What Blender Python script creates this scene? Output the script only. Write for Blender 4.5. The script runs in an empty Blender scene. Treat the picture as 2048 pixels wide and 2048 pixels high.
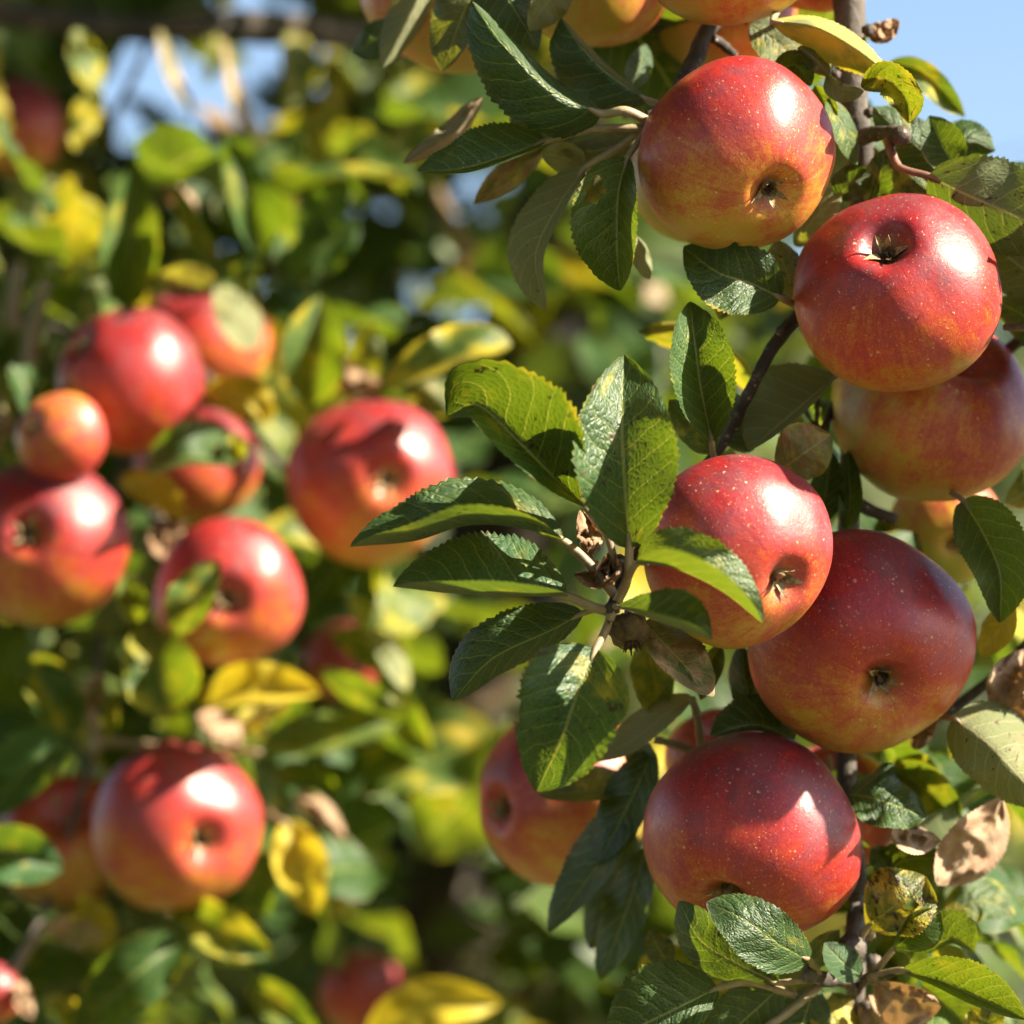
import bpy, math, random
from mathutils import Vector, Matrix, noise as mnoise

# ------------------------------------------------------------------ camera, sky, sun, exposure
SC = bpy.context.scene
COL = SC.collection
R = math.radians
PITCH = R(8.0)          # the camera looks slightly up into the tree
D0 = 1.5                # distance of the sharp branch
TAN = 0.125
CAM = Vector((0.0, 0.0, 1.6))
RT = Vector((1, 0, 0)); FW = Vector((0, math.cos(PITCH), math.sin(PITCH))); UP = Vector((0, -math.sin(PITCH), math.cos(PITCH)))

cd = bpy.data.cameras.new('camera'); cam = bpy.data.objects.new('camera', cd); COL.objects.link(cam)
cam.location = CAM; cam.rotation_euler = (R(90) + PITCH, 0, 0)
cd.sensor_width = 36; cd.lens = 18 / TAN; cd.clip_start = 0.05; cd.clip_end = 3000
cd.dof.use_dof = True; cd.dof.focus_distance = D0 - 0.024; cd.dof.aperture_fstop = 6.2; cd.dof.aperture_blades = 0
SC.camera = cam

SUN_CAM = Vector((0.76, 0.64, 0.13)).normalized()        # towards the sun: right, up, a little behind the camera
SUN = (RT * SUN_CAM.x + UP * SUN_CAM.y - FW * SUN_CAM.z).normalized()
w = bpy.data.worlds.new('World'); SC.world = w; w.use_nodes = True
nt = w.node_tree; nt.nodes.clear()
sky = nt.nodes.new('ShaderNodeTexSky'); sky.sky_type = 'NISHITA'; sky.sun_disc = False
sky.sun_elevation = math.asin(SUN.z); sky.sun_rotation = math.atan2(SUN.x, SUN.y)
sky.air_density = 1.0; sky.dust_density = 1.0; sky.ozone_density = 1.2
bg = nt.nodes.new('ShaderNodeBackground'); bg.inputs[1].default_value = 0.06
ow = nt.nodes.new('ShaderNodeOutputWorld')
nt.links.new(sky.outputs[0], bg.inputs[0]); nt.links.new(bg.outputs[0], ow.inputs[0])
sd = bpy.data.lights.new('sun', 'SUN'); so = bpy.data.objects.new('sun', sd); COL.objects.link(so)
sd.energy = 5.0; sd.angle = R(0.53); sd.color = (1.0, 0.89, 0.70)
so.rotation_euler = SUN.to_track_quat('Z', 'Y').to_euler(); so.location = (3, 1, 4)
vs = SC.view_settings
vs.view_transform = 'Standard'; vs.look = 'None'; vs.gamma = 1.0; vs.use_curve_mapping = False; vs.exposure = 2.0
SC.render.engine = 'CYCLES'
cy = SC.cycles
cy.use_denoising = True; cy.max_bounces = 5; cy.diffuse_bounces = 3; cy.glossy_bounces = 2; cy.transmission_bounces = 3
cy.use_adaptive_sampling = True; cy.adaptive_threshold = 0.02; cy.adaptive_min_samples = 16
cy.sample_clamp_indirect = 6.0

def P(x, y, z=0.0):
    """a point that the photograph shows at pixel x, y (of 2048), z millimetres behind the sharp branch"""
    d = D0 + z / 1000.0
    return CAM + FW * d + RT * ((x - 1024) / 1024 * TAN * d) + UP * (-(y - 1024) / 1024 * TAN * d)
def PXM(z=0.0):
    return TAN / 1024 * (D0 + z / 1000.0)        # metres per pixel there

# ------------------------------------------------------------------ node helpers
class NT:
    def __init__(s, name):
        s.m = bpy.data.materials.new(name); s.m.use_nodes = True
        s.t = s.m.node_tree; s.t.nodes.clear()
    def n(s, typ, **kw):
        nd = s.t.nodes.new(typ)
        for k, v in kw.items(): setattr(nd, k, v)
        return nd
    def put(s, sock, v):
        if isinstance(v, bpy.types.NodeSocket): s.t.links.new(v, sock)
        elif v is not None:
            if hasattr(sock.default_value, '__len__') and not hasattr(v, '__len__'): v = (v,) * len(sock.default_value)
            if hasattr(v, '__len__') and len(v) == 3 and len(sock.default_value) == 4: v = (*v, 1)
            sock.default_value = v
    def math(s, op, a, b=None, c=None, clamp=False):
        nd = s.n('ShaderNodeMath', operation=op, use_clamp=clamp)
        for i, v in enumerate((a, b, c)):
            if v is not None: s.put(nd.inputs[i], v)
        return nd.outputs[0]
    def mix(s, f, a, b, mode='MIX'):
        nd = s.n('ShaderNodeMix', data_type='RGBA', blend_type=mode)
        s.put(nd.inputs[0], f); s.put(nd.inputs[6], a); s.put(nd.inputs[7], b)
        return nd.outputs[2]
    def step(s, x, a, b, lo=0.0, hi=1.0):
        nd = s.n('ShaderNodeMapRange', interpolation_type='SMOOTHSTEP')
        s.put(nd.inputs[0], x)
        for i, v in enumerate((a, b, lo, hi)): s.put(nd.inputs[i + 1], v)
        return nd.outputs[0]
    def noise(s, vec, scale, detail=2.0, rough=0.5, dist=0.0):
        nd = s.n('ShaderNodeTexNoise'); s.put(nd.inputs['Vector'], vec)
        nd.inputs['Scale'].default_value = scale; nd.inputs['Detail'].default_value = detail
        nd.inputs['Roughness'].default_value = rough; nd.inputs['Distortion'].default_value = dist
        return nd.outputs[0]
    def voro(s, vec, scale, feature='F1', out=0, rnd=1.0):
        nd = s.n('ShaderNodeTexVoronoi', feature=feature); s.put(nd.inputs['Vector'], vec)
        nd.inputs['Scale'].default_value = scale; nd.inputs['Randomness'].default_value = rnd
        return nd.outputs[out]
    def attr(s, name, kind='OBJECT', out='Fac'):
        nd = s.n('ShaderNodeAttribute', attribute_type=kind, attribute_name=name)
        return nd.outputs[out]
    def xyz(s, v):
        nd = s.n('ShaderNodeSeparateXYZ'); s.put(nd.inputs[0], v); return nd.outputs
    def vec(s, x, y, z):
        nd = s.n('ShaderNodeCombineXYZ')
        for i, v in enumerate((x, y, z)): s.put(nd.inputs[i], v)
        return nd.outputs[0]
    def ramp(s, f, stops):
        nd = s.n('ShaderNodeValToRGB'); el = nd.color_ramp.elements
        while len(el) < len(stops): el.new(0.5)
        for e, (p, c) in zip(el, stops): e.position = p; e.color = (*c, 1)
        s.put(nd.inputs[0], f); return nd.outputs[0]
    def bump(s, h, strength, dist, normal=None):
        nd = s.n('ShaderNodeBump'); nd.inputs['Strength'].default_value = strength; nd.inputs['Distance'].default_value = dist
        s.put(nd.inputs['Height'], h)
        if normal is not None: s.put(nd.inputs['Normal'], normal)
        return nd.outputs[0]
    def bsdf(s, col, rough, normal=None, **kw):
        nd = s.n('ShaderNodeBsdfPrincipled'); s.put(nd.inputs['Base Color'], col); s.put(nd.inputs['Roughness'], rough)
        if normal is not None: s.put(nd.inputs['Normal'], normal)
        for k, v in kw.items(): s.put(nd.inputs[k.replace('_', ' ')], v)
        return nd.outputs[0]
    def mixs(s, f, a, b):
        nd = s.n('ShaderNodeMixShader'); s.put(nd.inputs[0], f); s.put(nd.inputs[1], a); s.put(nd.inputs[2], b); return nd.outputs[0]
    def out(s, sh):
        o = s.n('ShaderNodeOutputMaterial'); s.put(o.inputs[0], sh); return s.m

# ------------------------------------------------------------------ materials
def leaf_material(simple=False):
    """apple leaf: glossy green above, pale felt below, light shines through; the leaf's own tint / yellow / dry / spots"""
    k = NT('leaf_tissue_soft' if simple else 'leaf_tissue')
    uvn = k.n('ShaderNodeUVMap'); u, v, _ = k.xyz(uvn.outputs[0])
    obi = k.n('ShaderNodeObjectInfo'); rnd = obi.outputs['Random']; tint = obi.outputs['Color']
    yel = k.attr('yellowing'); dry = k.attr('dryness'); spt = k.attr('spotting')
    tco = k.n('ShaderNodeTexCoord').outputs['Object']
    s = k.math('MULTIPLY_ADD', u, 2.0, -1.0); a = k.math('ABSOLUTE', s)
    seed = k.math('MULTIPLY', rnd, 37.0)
    luv = k.vec(k.math('MULTIPLY', s, 0.36), v, seed)
    wob = 0.0 if simple else k.math('MULTIPLY_ADD', k.noise(luv, 5.0, 2.0), 0.09, -0.045)
    side = k.math('MULTIPLY', k.math('GREATER_THAN', s, 0.0), 0.055)
    q = k.math('ADD', k.math('SUBTRACT', v, k.math('MULTIPLY', k.math('POWER', a, 1.25), 0.24)), k.math('ADD', wob, side))
    q = k.math('MULTIPLY', q, 8.0)
    d2 = k.math('ABSOLUTE', k.math('SUBTRACT', k.math('FRACT', q), 0.5))
    v2 = k.step(d2, 0.055, 0.0)
    v2 = k.math('MULTIPLY', v2, k.step(a, 1.0, 0.75, 0.15, 1.0))
    v2s = k.step(d2, 0.30, 0.0)
    mid = k.step(a, 0.045, 0.015); mids = k.step(a, 0.16, 0.0)
    vd = 0.5 if simple else k.voro(k.vec(k.math('MULTIPLY', s, 0.42), k.math('SUBTRACT', v, k.math('MULTIPLY', a, 0.15)), seed), 26.0, 'DISTANCE_TO_EDGE')
    v3 = 0.0 if simple else k.step(vd, 0.07, 0.0)
    vein = k.math('MAXIMUM', mid, k.math('MAXIMUM', k.math('MULTIPLY', v2, 0.8), k.math('MULTIPLY', v3, 0.22)))
    blot = k.noise(luv, 3.2, 3.0, 0.6)
    fine = 0.5 if simple else k.noise(luv, 42.0, 3.0, 0.6)
    edge = k.step(a, 0.86, 1.0)
    # pigments
    green = k.mix(k.step(blot, 0.3, 0.72), k.mix(0.55, tint, (0.012, 0.040, 0.008)), tint)
    ypatch = k.math('ADD', k.math('MULTIPLY', yel, 1.35), k.math('ADD', k.math('MULTIPLY_ADD', blot, 2.3, -1.45), k.math('MULTIPLY', edge, 0.25)))
    ypatch = k.step(ypatch, 0.0, 0.75)
    ycol = k.mix(k.step(fine, 0.35, 0.7), (0.36, 0.27, 0.015), (0.44, 0.37, 0.03))
    top = k.mix(ypatch, green, ycol)
    dmask = k.step(k.math('ADD', dry, k.math('MULTIPLY_ADD', blot if simple else k.noise(luv, 4.5, 4.0, 0.65), 0.9, -0.62)), 0.12, 0.42)
    dcol = k.mix(k.step(blot, 0.35, 0.65), (0.17, 0.085, 0.040), (0.36, 0.25, 0.155))
    top = k.mix(dmask, top, dcol)
    sv2 = k.noise(luv, 7.0, 2.0)
    sp = k.noise(luv, 11.0, 4.0, 0.72, 0.6)
    smask = k.math('MULTIPLY', k.step(k.math('ADD', sp, k.math('MULTIPLY', spt, 0.07)), 0.645, 0.70), k.step(spt, 0.0, 0.1))
    scol = (0.045, 0.020, 0.010)
    ruste = k.math('MULTIPLY', k.step(k.math('ADD', a, k.math('MULTIPLY', fine, 0.25)), 1.05, 1.14), k.step(sv2, 0.5, 0.6))
    top = k.mix(k.math('MULTIPLY', vein, k.math('SUBTRACT', 0.75, k.math('MULTIPLY', dmask, 0.5))), top, (0.20, 0.24, 0.055))
    top = k.mix(smask, top, scol); top = k.mix(k.math('MULTIPLY', ruste, 0.8), top, (0.12, 0.05, 0.02))
    ug = k.mix(0.42, (0.185, 0.205, 0.105), tint)
    ug = k.mix(k.math('MULTIPLY', ypatch, 0.75), ug, (0.46, 0.38, 0.06))
    ug = k.mix(dmask, ug, k.mix(k.step(blot, 0.3, 0.7), (0.24, 0.14, 0.085), (0.43, 0.31, 0.21)))
    ug = k.mix(k.math('MULTIPLY', vein, 0.6), ug, (0.34, 0.30, 0.17)); ug = k.mix(smask, ug, (0.07, 0.03, 0.03))
    geo = k.n('ShaderNodeNewGeometry'); back = geo.outputs['Backfacing']
    col = k.mix(back, top, ug)
    # light shining through
    tg = k.mix(0.45, k.mix(1.0, tint, (4.6, 3.9, 0.4), 'MULTIPLY'), (0.22, 0.24, 0.008))
    tr = k.mix(ypatch, tg, (0.66, 0.50, 0.02)); tr = k.mix(dmask, tr, (0.42, 0.20, 0.06))
    tr = k.mix(k.math('MULTIPLY', vein, 0.55), tr, (0.75, 0.70, 0.10)); tr = k.mix(smask, tr, (0.02, 0.008, 0.004))
    nrm = None
    if not simple:
        # relief: sunken veins, quilted tissue between
        h = k.math('ADD', k.math('MULTIPLY', v2s, -0.55), k.math('MULTIPLY', mids, -0.8))
        h = k.math('ADD', h, k.math('MULTIPLY', k.step(vd, 0.0, 0.30), 0.45))
        h = k.math('ADD', h, k.math('MULTIPLY', k.noise(luv, 16.0, 3.0, 0.6), 0.7))
        h = k.math('ADD', h, k.math('MULTIPLY', fine, 0.25))
        h = k.math('MULTIPLY', h, k.math('MULTIPLY', k.math('MULTIPLY_ADD', back, -0.65, 1.0), k.math('MULTIPLY_ADD', dmask, -0.5, 1.0)))
        nrm = k.bump(h, 0.55, 0.0010)
    rough = k.math('ADD', k.math('MULTIPLY_ADD', fine, 0.22, 0.46 if simple else 0.40), k.math('ADD', k.math('MULTIPLY', back, 0.35), k.math('MULTIPLY', dmask, 0.25)))
    spec = k.math('MULTIPLY_ADD', back, -0.2, 0.32 if simple else 0.58)
    p = k.bsdf(col, rough, nrm, Specular_IOR_Level=spec)
    t = k.n('ShaderNodeBsdfTranslucent'); k.put(t.inputs[0], tr); k.put(t.inputs[1], nrm) if nrm is not None else None
    f = k.math('MULTIPLY_ADD', dmask, -0.06, 0.28 if simple else 0.225)
    return k.out(k.mixs(f, p, t.outputs[0]))

def plain_leaf(name, col, trc, under):
    k = NT(name)
    back = k.n('ShaderNodeNewGeometry').outputs['Backfacing']
    tco = k.n('ShaderNodeTexCoord').outputs['Object']
    var = k.noise(tco, 14.0, 3.0)
    c = k.mix(back, k.mix(var, [x * 0.6 for x in col], [x * 1.3 for x in col]), under)
    p = k.bsdf(c, k.math('MULTIPLY_ADD', back, 0.3, 0.45), Specular_IOR_Level=0.22)
    t = k.n('ShaderNodeBsdfTranslucent'); k.put(t.inputs[0], trc)
    return k.out(k.mixs(0.28, p, t.outputs[0]))

def apple_material():
    k = NT('apple_skin')
    tco = k.n('ShaderNodeTexCoord').outputs['Object']
    obi = k.n('ShaderNodeObjectInfo'); seed = k.math('MULTIPLY', obi.outputs['Random'], 53.0)
    blush = k.attr('blush', 'GEOMETRY'); cav = k.attr('cavity', 'GEOMETRY'); ln = k.attr('unit', 'GEOMETRY', 'Vector')
    x, y, z = k.xyz(ln)
    rr = k.math('MAXIMUM', k.math('SQRT', k.math('ADD', k.math('MULTIPLY', x, x), k.math('MULTIPLY', y, y))), 0.02)
    st = k.vec(k.math('DIVIDE', x, rr), k.math('DIVIDE', y, rr), k.math('ADD', k.math('MULTIPLY', z, 0.16), seed))
    off = k.vec(x, y, k.math('ADD', z, seed))
    streak = k.noise(st, 7.0, 4.0, 0.65, 0.3); streak2 = k.noise(st, 22.0, 2.0, 0.6)
    mott = k.noise(off, 2.6, 4.0, 0.6); fine = k.noise(off, 42.0, 3.0, 0.7); fine2 = k.noise(off, 16.0, 4.0, 0.7)
    f = k.math('ADD', blush, k.math('MULTIPLY_ADD', streak, 0.36, -0.18))
    f = k.math('ADD', f, k.math('MULTIPLY_ADD', streak2, 0.24, -0.12))
    f = k.math('ADD', f, k.math('MULTIPLY_ADD', mott, 0.85, -0.44))
    f = k.math('ADD', f, k.math('MULTIPLY_ADD', fine2, 0.40, -0.20))
    f = k.math('ADD', f, k.math('MULTIPLY_ADD', fine, 0.46, -0.23))
    col = k.ramp(f, [(0.0, (0.40, 0.33, 0.045)), (0.22, (0.50, 0.27, 0.035)), (0.40, (0.47, 0.125, 0.022)),
                     (0.58, (0.40, 0.036, 0.018)), (0.78, (0.30, 0.013, 0.016)), (1.0, (0.15, 0.007, 0.016))])
    # greenish tan round the calyx, russet net
    col = k.mix(k.math('MULTIPLY', k.step(k.math('ADD', cav, k.math('MULTIPLY_ADD', fine2, 0.3, -0.15)), 0.45, 1.05), 0.7), col, (0.26, 0.20, 0.06))
    rus = k.math('MULTIPLY', k.step(k.noise(off, 6.0, 6.0, 0.75), 0.66, 0.74), 0.35)
    col = k.mix(k.math('MULTIPLY', rus, k.step(cav, 0.0, 0.6, 0.25, 1.0)), col, (0.24, 0.13, 0.06))
    # lenticels: pale irregular dots in two sizes
    wv = k.n('ShaderNodeVectorMath', operation='ADD'); k.put(wv.inputs[0], off)
    nz = k.n('ShaderNodeTexNoise'); k.put(nz.inputs['Vector'], off); nz.inputs['Scale'].default_value = 30.0
    sc = k.n('ShaderNodeVectorMath', operation='SCALE'); k.put(sc.inputs[0], nz.outputs[1]); sc.inputs[3].default_value = 0.05
    k.put(wv.inputs[1], sc.outputs[0])
    vn = k.n('ShaderNodeTexVoronoi'); k.put(vn.inputs['Vector'], wv.outputs[0]); vn.inputs['Scale'].default_value = 15.0
    rc = k.xyz(vn.outputs['Color'])
    rad = k.math('MULTIPLY_ADD', k.math('POWER', rc[0], 3.0), 0.14, 0.075)
    dots = k.math('MULTIPLY', k.step(k.math('SUBTRACT', vn.outputs[0], rad), 0.08, -0.06), k.step(rc[1], 0.15, 0.7))
    vn2 = k.n('ShaderNodeTexVoronoi'); k.put(vn2.inputs['Vector'], wv.outputs[0]); vn2.inputs['Scale'].default_value = 30.0
    rc2 = k.xyz(vn2.outputs['Color'])
    dots2 = k.math('MULTIPLY', k.step(vn2.outputs[0], 0.26, 0.08), k.step(rc2[0], 0.25, 0.9))
    dm = k.math('MAXIMUM', k.math('MULTIPLY', dots, 0.62), k.math('MULTIPLY', dots2, 0.48))
    col = k.mix(dm, col, (0.66, 0.46, 0.24))
    scuff = k.math('MULTIPLY', k.step(k.noise(off, 3.4, 6.0, 0.8, 0.8), 0.60, 0.70), k.step(fine, 0.42, 0.62))
    col = k.mix(k.math('MULTIPLY', scuff, 0.30), col, (0.30, 0.20, 0.11))
    col = k.mix(k.math('MULTIPLY', k.step(mott, 0.35, 0.75), 0.07), col, (0.55, 0.42, 0.44))
    dk = k.math('MULTIPLY', k.step(vn2.outputs[0], 0.12, 0.05), k.step(rc2[1], 0.94, 0.95))
    col = k.mix(dk, col, (0.02, 0.012, 0.010))
    h = k.math('ADD', k.math('MULTIPLY', fine2, 0.6), k.math('ADD', k.math('MULTIPLY', dm, 0.35), k.math('MULTIPLY', fine, 0.35)))
    nrm = k.bump(h, 0.28, 0.0010)
    rough = k.math('ADD', k.math('ADD', k.math('MULTIPLY_ADD', fine2, 0.14, 0.29), k.math('MULTIPLY', k.step(mott, 0.3, 0.8), 0.14)), k.math('ADD', k.math('MULTIPLY', dm, 0.15), k.math('MULTIPLY', scuff, 0.2)))
    p = k.bsdf(col, rough, nrm, Specular_IOR_Level=0.5, Coat_Weight=0.12, Coat_Roughness=0.25)
    return k.out(p)

def bark_material(name, c1, c2, scale=1.0, lichen=0.6):
    k = NT(name)
    tco = k.n('ShaderNodeTexCoord').outputs['Object']
    n1 = k.noise(tco, 60 * scale, 5.0, 0.65); n2 = k.noise(tco, 260 * scale, 4.0, 0.7)
    vr = k.voro(tco, 190 * scale, 'F1')
    c = k.mix(k.step(n1, 0.35, 0.68), c1, c2)
    c = k.mix(k.math('MULTIPLY', k.step(vr, 0.28, 0.12), k.step(n2, 0.42, 0.6)), c, (0.30, 0.25, 0.19))
    lich = k.step(k.noise(tco, 33 * scale, 6.0, 0.75), 0.60, 0.68)
    c = k.mix(k.math('MULTIPLY', lich, lichen), c, (0.20, 0.20, 0.15))
    h = k.math('ADD', n1, k.math('MULTIPLY', n2, 0.6))
    return k.out(k.bsdf(c, 0.75, k.bump(h, 0.8, 0.0016 / scale)))

def simple_material(name, c1, c2, scale, rough=0.7, trans=None):
    k = NT(name)
    tco = k.n('ShaderNodeTexCoord').outputs['Object']
    n = k.noise(tco, scale, 4.0, 0.65)
    sh = k.bsdf(k.mix(k.step(n, 0.3, 0.7), c1, c2), rough, k.bump(n, 0.4, 0.001))
    if trans:
        t = k.n('ShaderNodeBsdfTranslucent'); k.put(t.inputs[0], trans); sh = k.mixs(0.3, sh, t.outputs[0])
    return k.out(sh)

M_LEAF = leaf_material(); M_SOFT = leaf_material(True)
M_APPLE = apple_material()
M_BARK = bark_material('branch_bark', (0.050, 0.040, 0.034), (0.135, 0.112, 0.092))
M_TWIG = bark_material('twig_bark', (0.030, 0.021, 0.017), (0.080, 0.058, 0.044), 1.6)
M_TRUNK = bark_material('trunk_bark', (0.020, 0.017, 0.013), (0.070, 0.047, 0.028), 0.35, 0.15)
M_STALK = simple_material('leaf_stalk', (0.22, 0.145, 0.09), (0.30, 0.25, 0.13), 220, 0.55)
M_STALKR = simple_material('reddish_stalk', (0.13, 0.05, 0.035), (0.22, 0.11, 0.06), 220, 0.5)
M_SEPAL = simple_material('dry_sepal', (0.12, 0.075, 0.04), (0.44, 0.32, 0.16), 420, 0.8)
M_STAMEN = simple_material('dry_stamen', (0.03, 0.018, 0.010), (0.09, 0.055, 0.03), 400, 0.9)
M_MUMMY = simple_material('shrivelled_fruit', (0.055, 0.032, 0.015), (0.19, 0.13, 0.05), 150, 0.8)
M_PL = {'dark': plain_leaf('foliage_dark', (0.030, 0.058, 0.012), (0.14, 0.20, 0.012), (0.11, 0.13, 0.06)),
        'mid': plain_leaf('foliage_mid', (0.055, 0.090, 0.015), (0.24, 0.30, 0.014), (0.16, 0.18, 0.08)),
        'yellow': plain_leaf('foliage_yellow', (0.30, 0.25, 0.02), (0.62, 0.46, 0.02), (0.34, 0.30, 0.07)),
        'tan': plain_leaf('foliage_tan', (0.30, 0.21, 0.13), (0.30, 0.17, 0.06), (0.36, 0.28, 0.19))}

# ------------------------------------------------------------------ object helpers
def link(name, me, mat, loc=(0, 0, 0), parent=None):
    o = bpy.data.objects.new(name, me)
    if mat is not None and me is not None and len(me.materials) == 0: me.materials.append(mat)
    COL.objects.link(o)
    if parent is not None:
        o.parent = parent; o.location = Vector(loc) - WORLD[parent.name]
    else: o.location = loc
    WORLD[o.name] = Vector(loc)
    return o
WORLD = {}
def thing(name, label, cat, loc, group=None):
    o = link(name, None, None, loc); tag(o, label, cat, group); return o
def tag(o, label, cat, group=None):
    o['label'] = label; o['category'] = cat
    if group: o['group'] = group
def mesh(name, V, F, uv=None, smooth=True):
    me = bpy.data.meshes.new(name); me.from_pydata([tuple(v) for v in V], [], F); me.update()
    if smooth: me.shade_smooth()
    if uv is not None:
        l = me.uv_layers.new(name='UVMap')
        d = [0.0] * (2 * len(me.loops))
        for lp in me.loops: d[2 * lp.index], d[2 * lp.index + 1] = uv[lp.vertex_index]
        l.data.foreach_set('uv', d)
    return me
def spline(pts, n):
    """Catmull-Rom through any-dimensional points, n+1 samples"""
    pts = [list(p) for p in pts]
    if len(pts) == 2: pts = [pts[0], [(a + b) / 2 for a, b in zip(*pts)], pts[1]]
    ext = [[2 * a - b for a, b in zip(pts[0], pts[1])]] + pts + [[2 * a - b for a, b in zip(pts[-1], pts[-2])]]
    seg = len(pts) - 1; out = []
    L = [max(1e-6, math.dist(pts[i], pts[i + 1])) for i in range(seg)]; tot = sum(L)
    for j in range(n + 1):
        d = tot * j / n; i = 0
        while i < seg - 1 and d > L[i]: d -= L[i]; i += 1
        t = min(1.0, d / L[i]); p0, p1, p2, p3 = ext[i:i + 4]
        out.append([0.5 * (2 * b + (c - a) * t + (2 * a - 5 * b + 4 * c - d_) * t * t + (3 * b - a - 3 * c + d_) * t ** 3) for a, b, c, d_ in zip(p0, p1, p2, p3)])
    return out
def tube(pts, radii, n, sides=10, bump=0.0, seed=0):
    """world points and radii -> vertices, faces"""
    data = spline([(*p, r) for p, r in zip(pts, radii)], n)
    V = []; F = []
    c = [Vector(d[:3]) for d in data]
    ref = Vector((0.3, 0.2, 0.93))
    for i, d in enumerate(data):
        t = (c[min(i + 1, n)] - c[max(i - 1, 0)]).normalized()
        a = t.cross(ref)
        if a.length < 0.05: a = t.cross(Vector((1, 0, 0)))
        a.normalize(); b = t.cross(a)
        for j in range(sides):
            an = 2 * math.pi * j / sides
            r = d[3]
            if bump: r *= 1 + bump * mnoise.noise(Vector((math.cos(an) * 1.3 + seed, math.sin(an) * 1.3, i * 0.35)))
            V.append(c[i] + (a * math.cos(an) + b * math.sin(an)) * r)
    for i in range(n):
        for j in range(sides):
            F.append((i * sides + j, i * sides + (j + 1) % sides, (i + 1) * sides + (j + 1) % sides, (i + 1) * sides + j))
    F.append(tuple(range(sides))[::-1]); F.append(tuple(n * sides + j for j in range(sides)))
    return V, F
def make_tube(name, pix, rad_px, mat, parent, n=None, sides=10, bump=0.0, seed=0):
    """pix: (x, y, z) list; rad_px: radius in pixels at each"""
    pts = [P(*p) for p in pix]; rr = [r * PXM(p[2]) for r, p in zip(rad_px, pix)]
    V, F = tube(pts, rr, n or 8 * (len(pts) - 1), sides, bump, seed)
    o = pts[0]
    return link(name, mesh(name, [v - o for v in V], F), mat, o, parent)

# ------------------------------------------------------------------ leaves
TINT = {'dark': (0.022, 0.062, 0.014), 'green': (0.030, 0.074, 0.017), 'teal': (0.026, 0.075, 0.028), 'mid': (0.050, 0.095, 0.018),
        'lime': (0.085, 0.130, 0.018), 'olive': (0.070, 0.085, 0.018), 'grey': (0.16, 0.18, 0.10)}
def leaf_props(o, tint='green', yel=0.0, dry=0.0, spots=0.0):
    c = TINT[tint]; o.color = (*c, 1.0)
    o['yellowing'] = float(yel); o['dryness'] = float(dry); o['spotting'] = float(spots)

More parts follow.
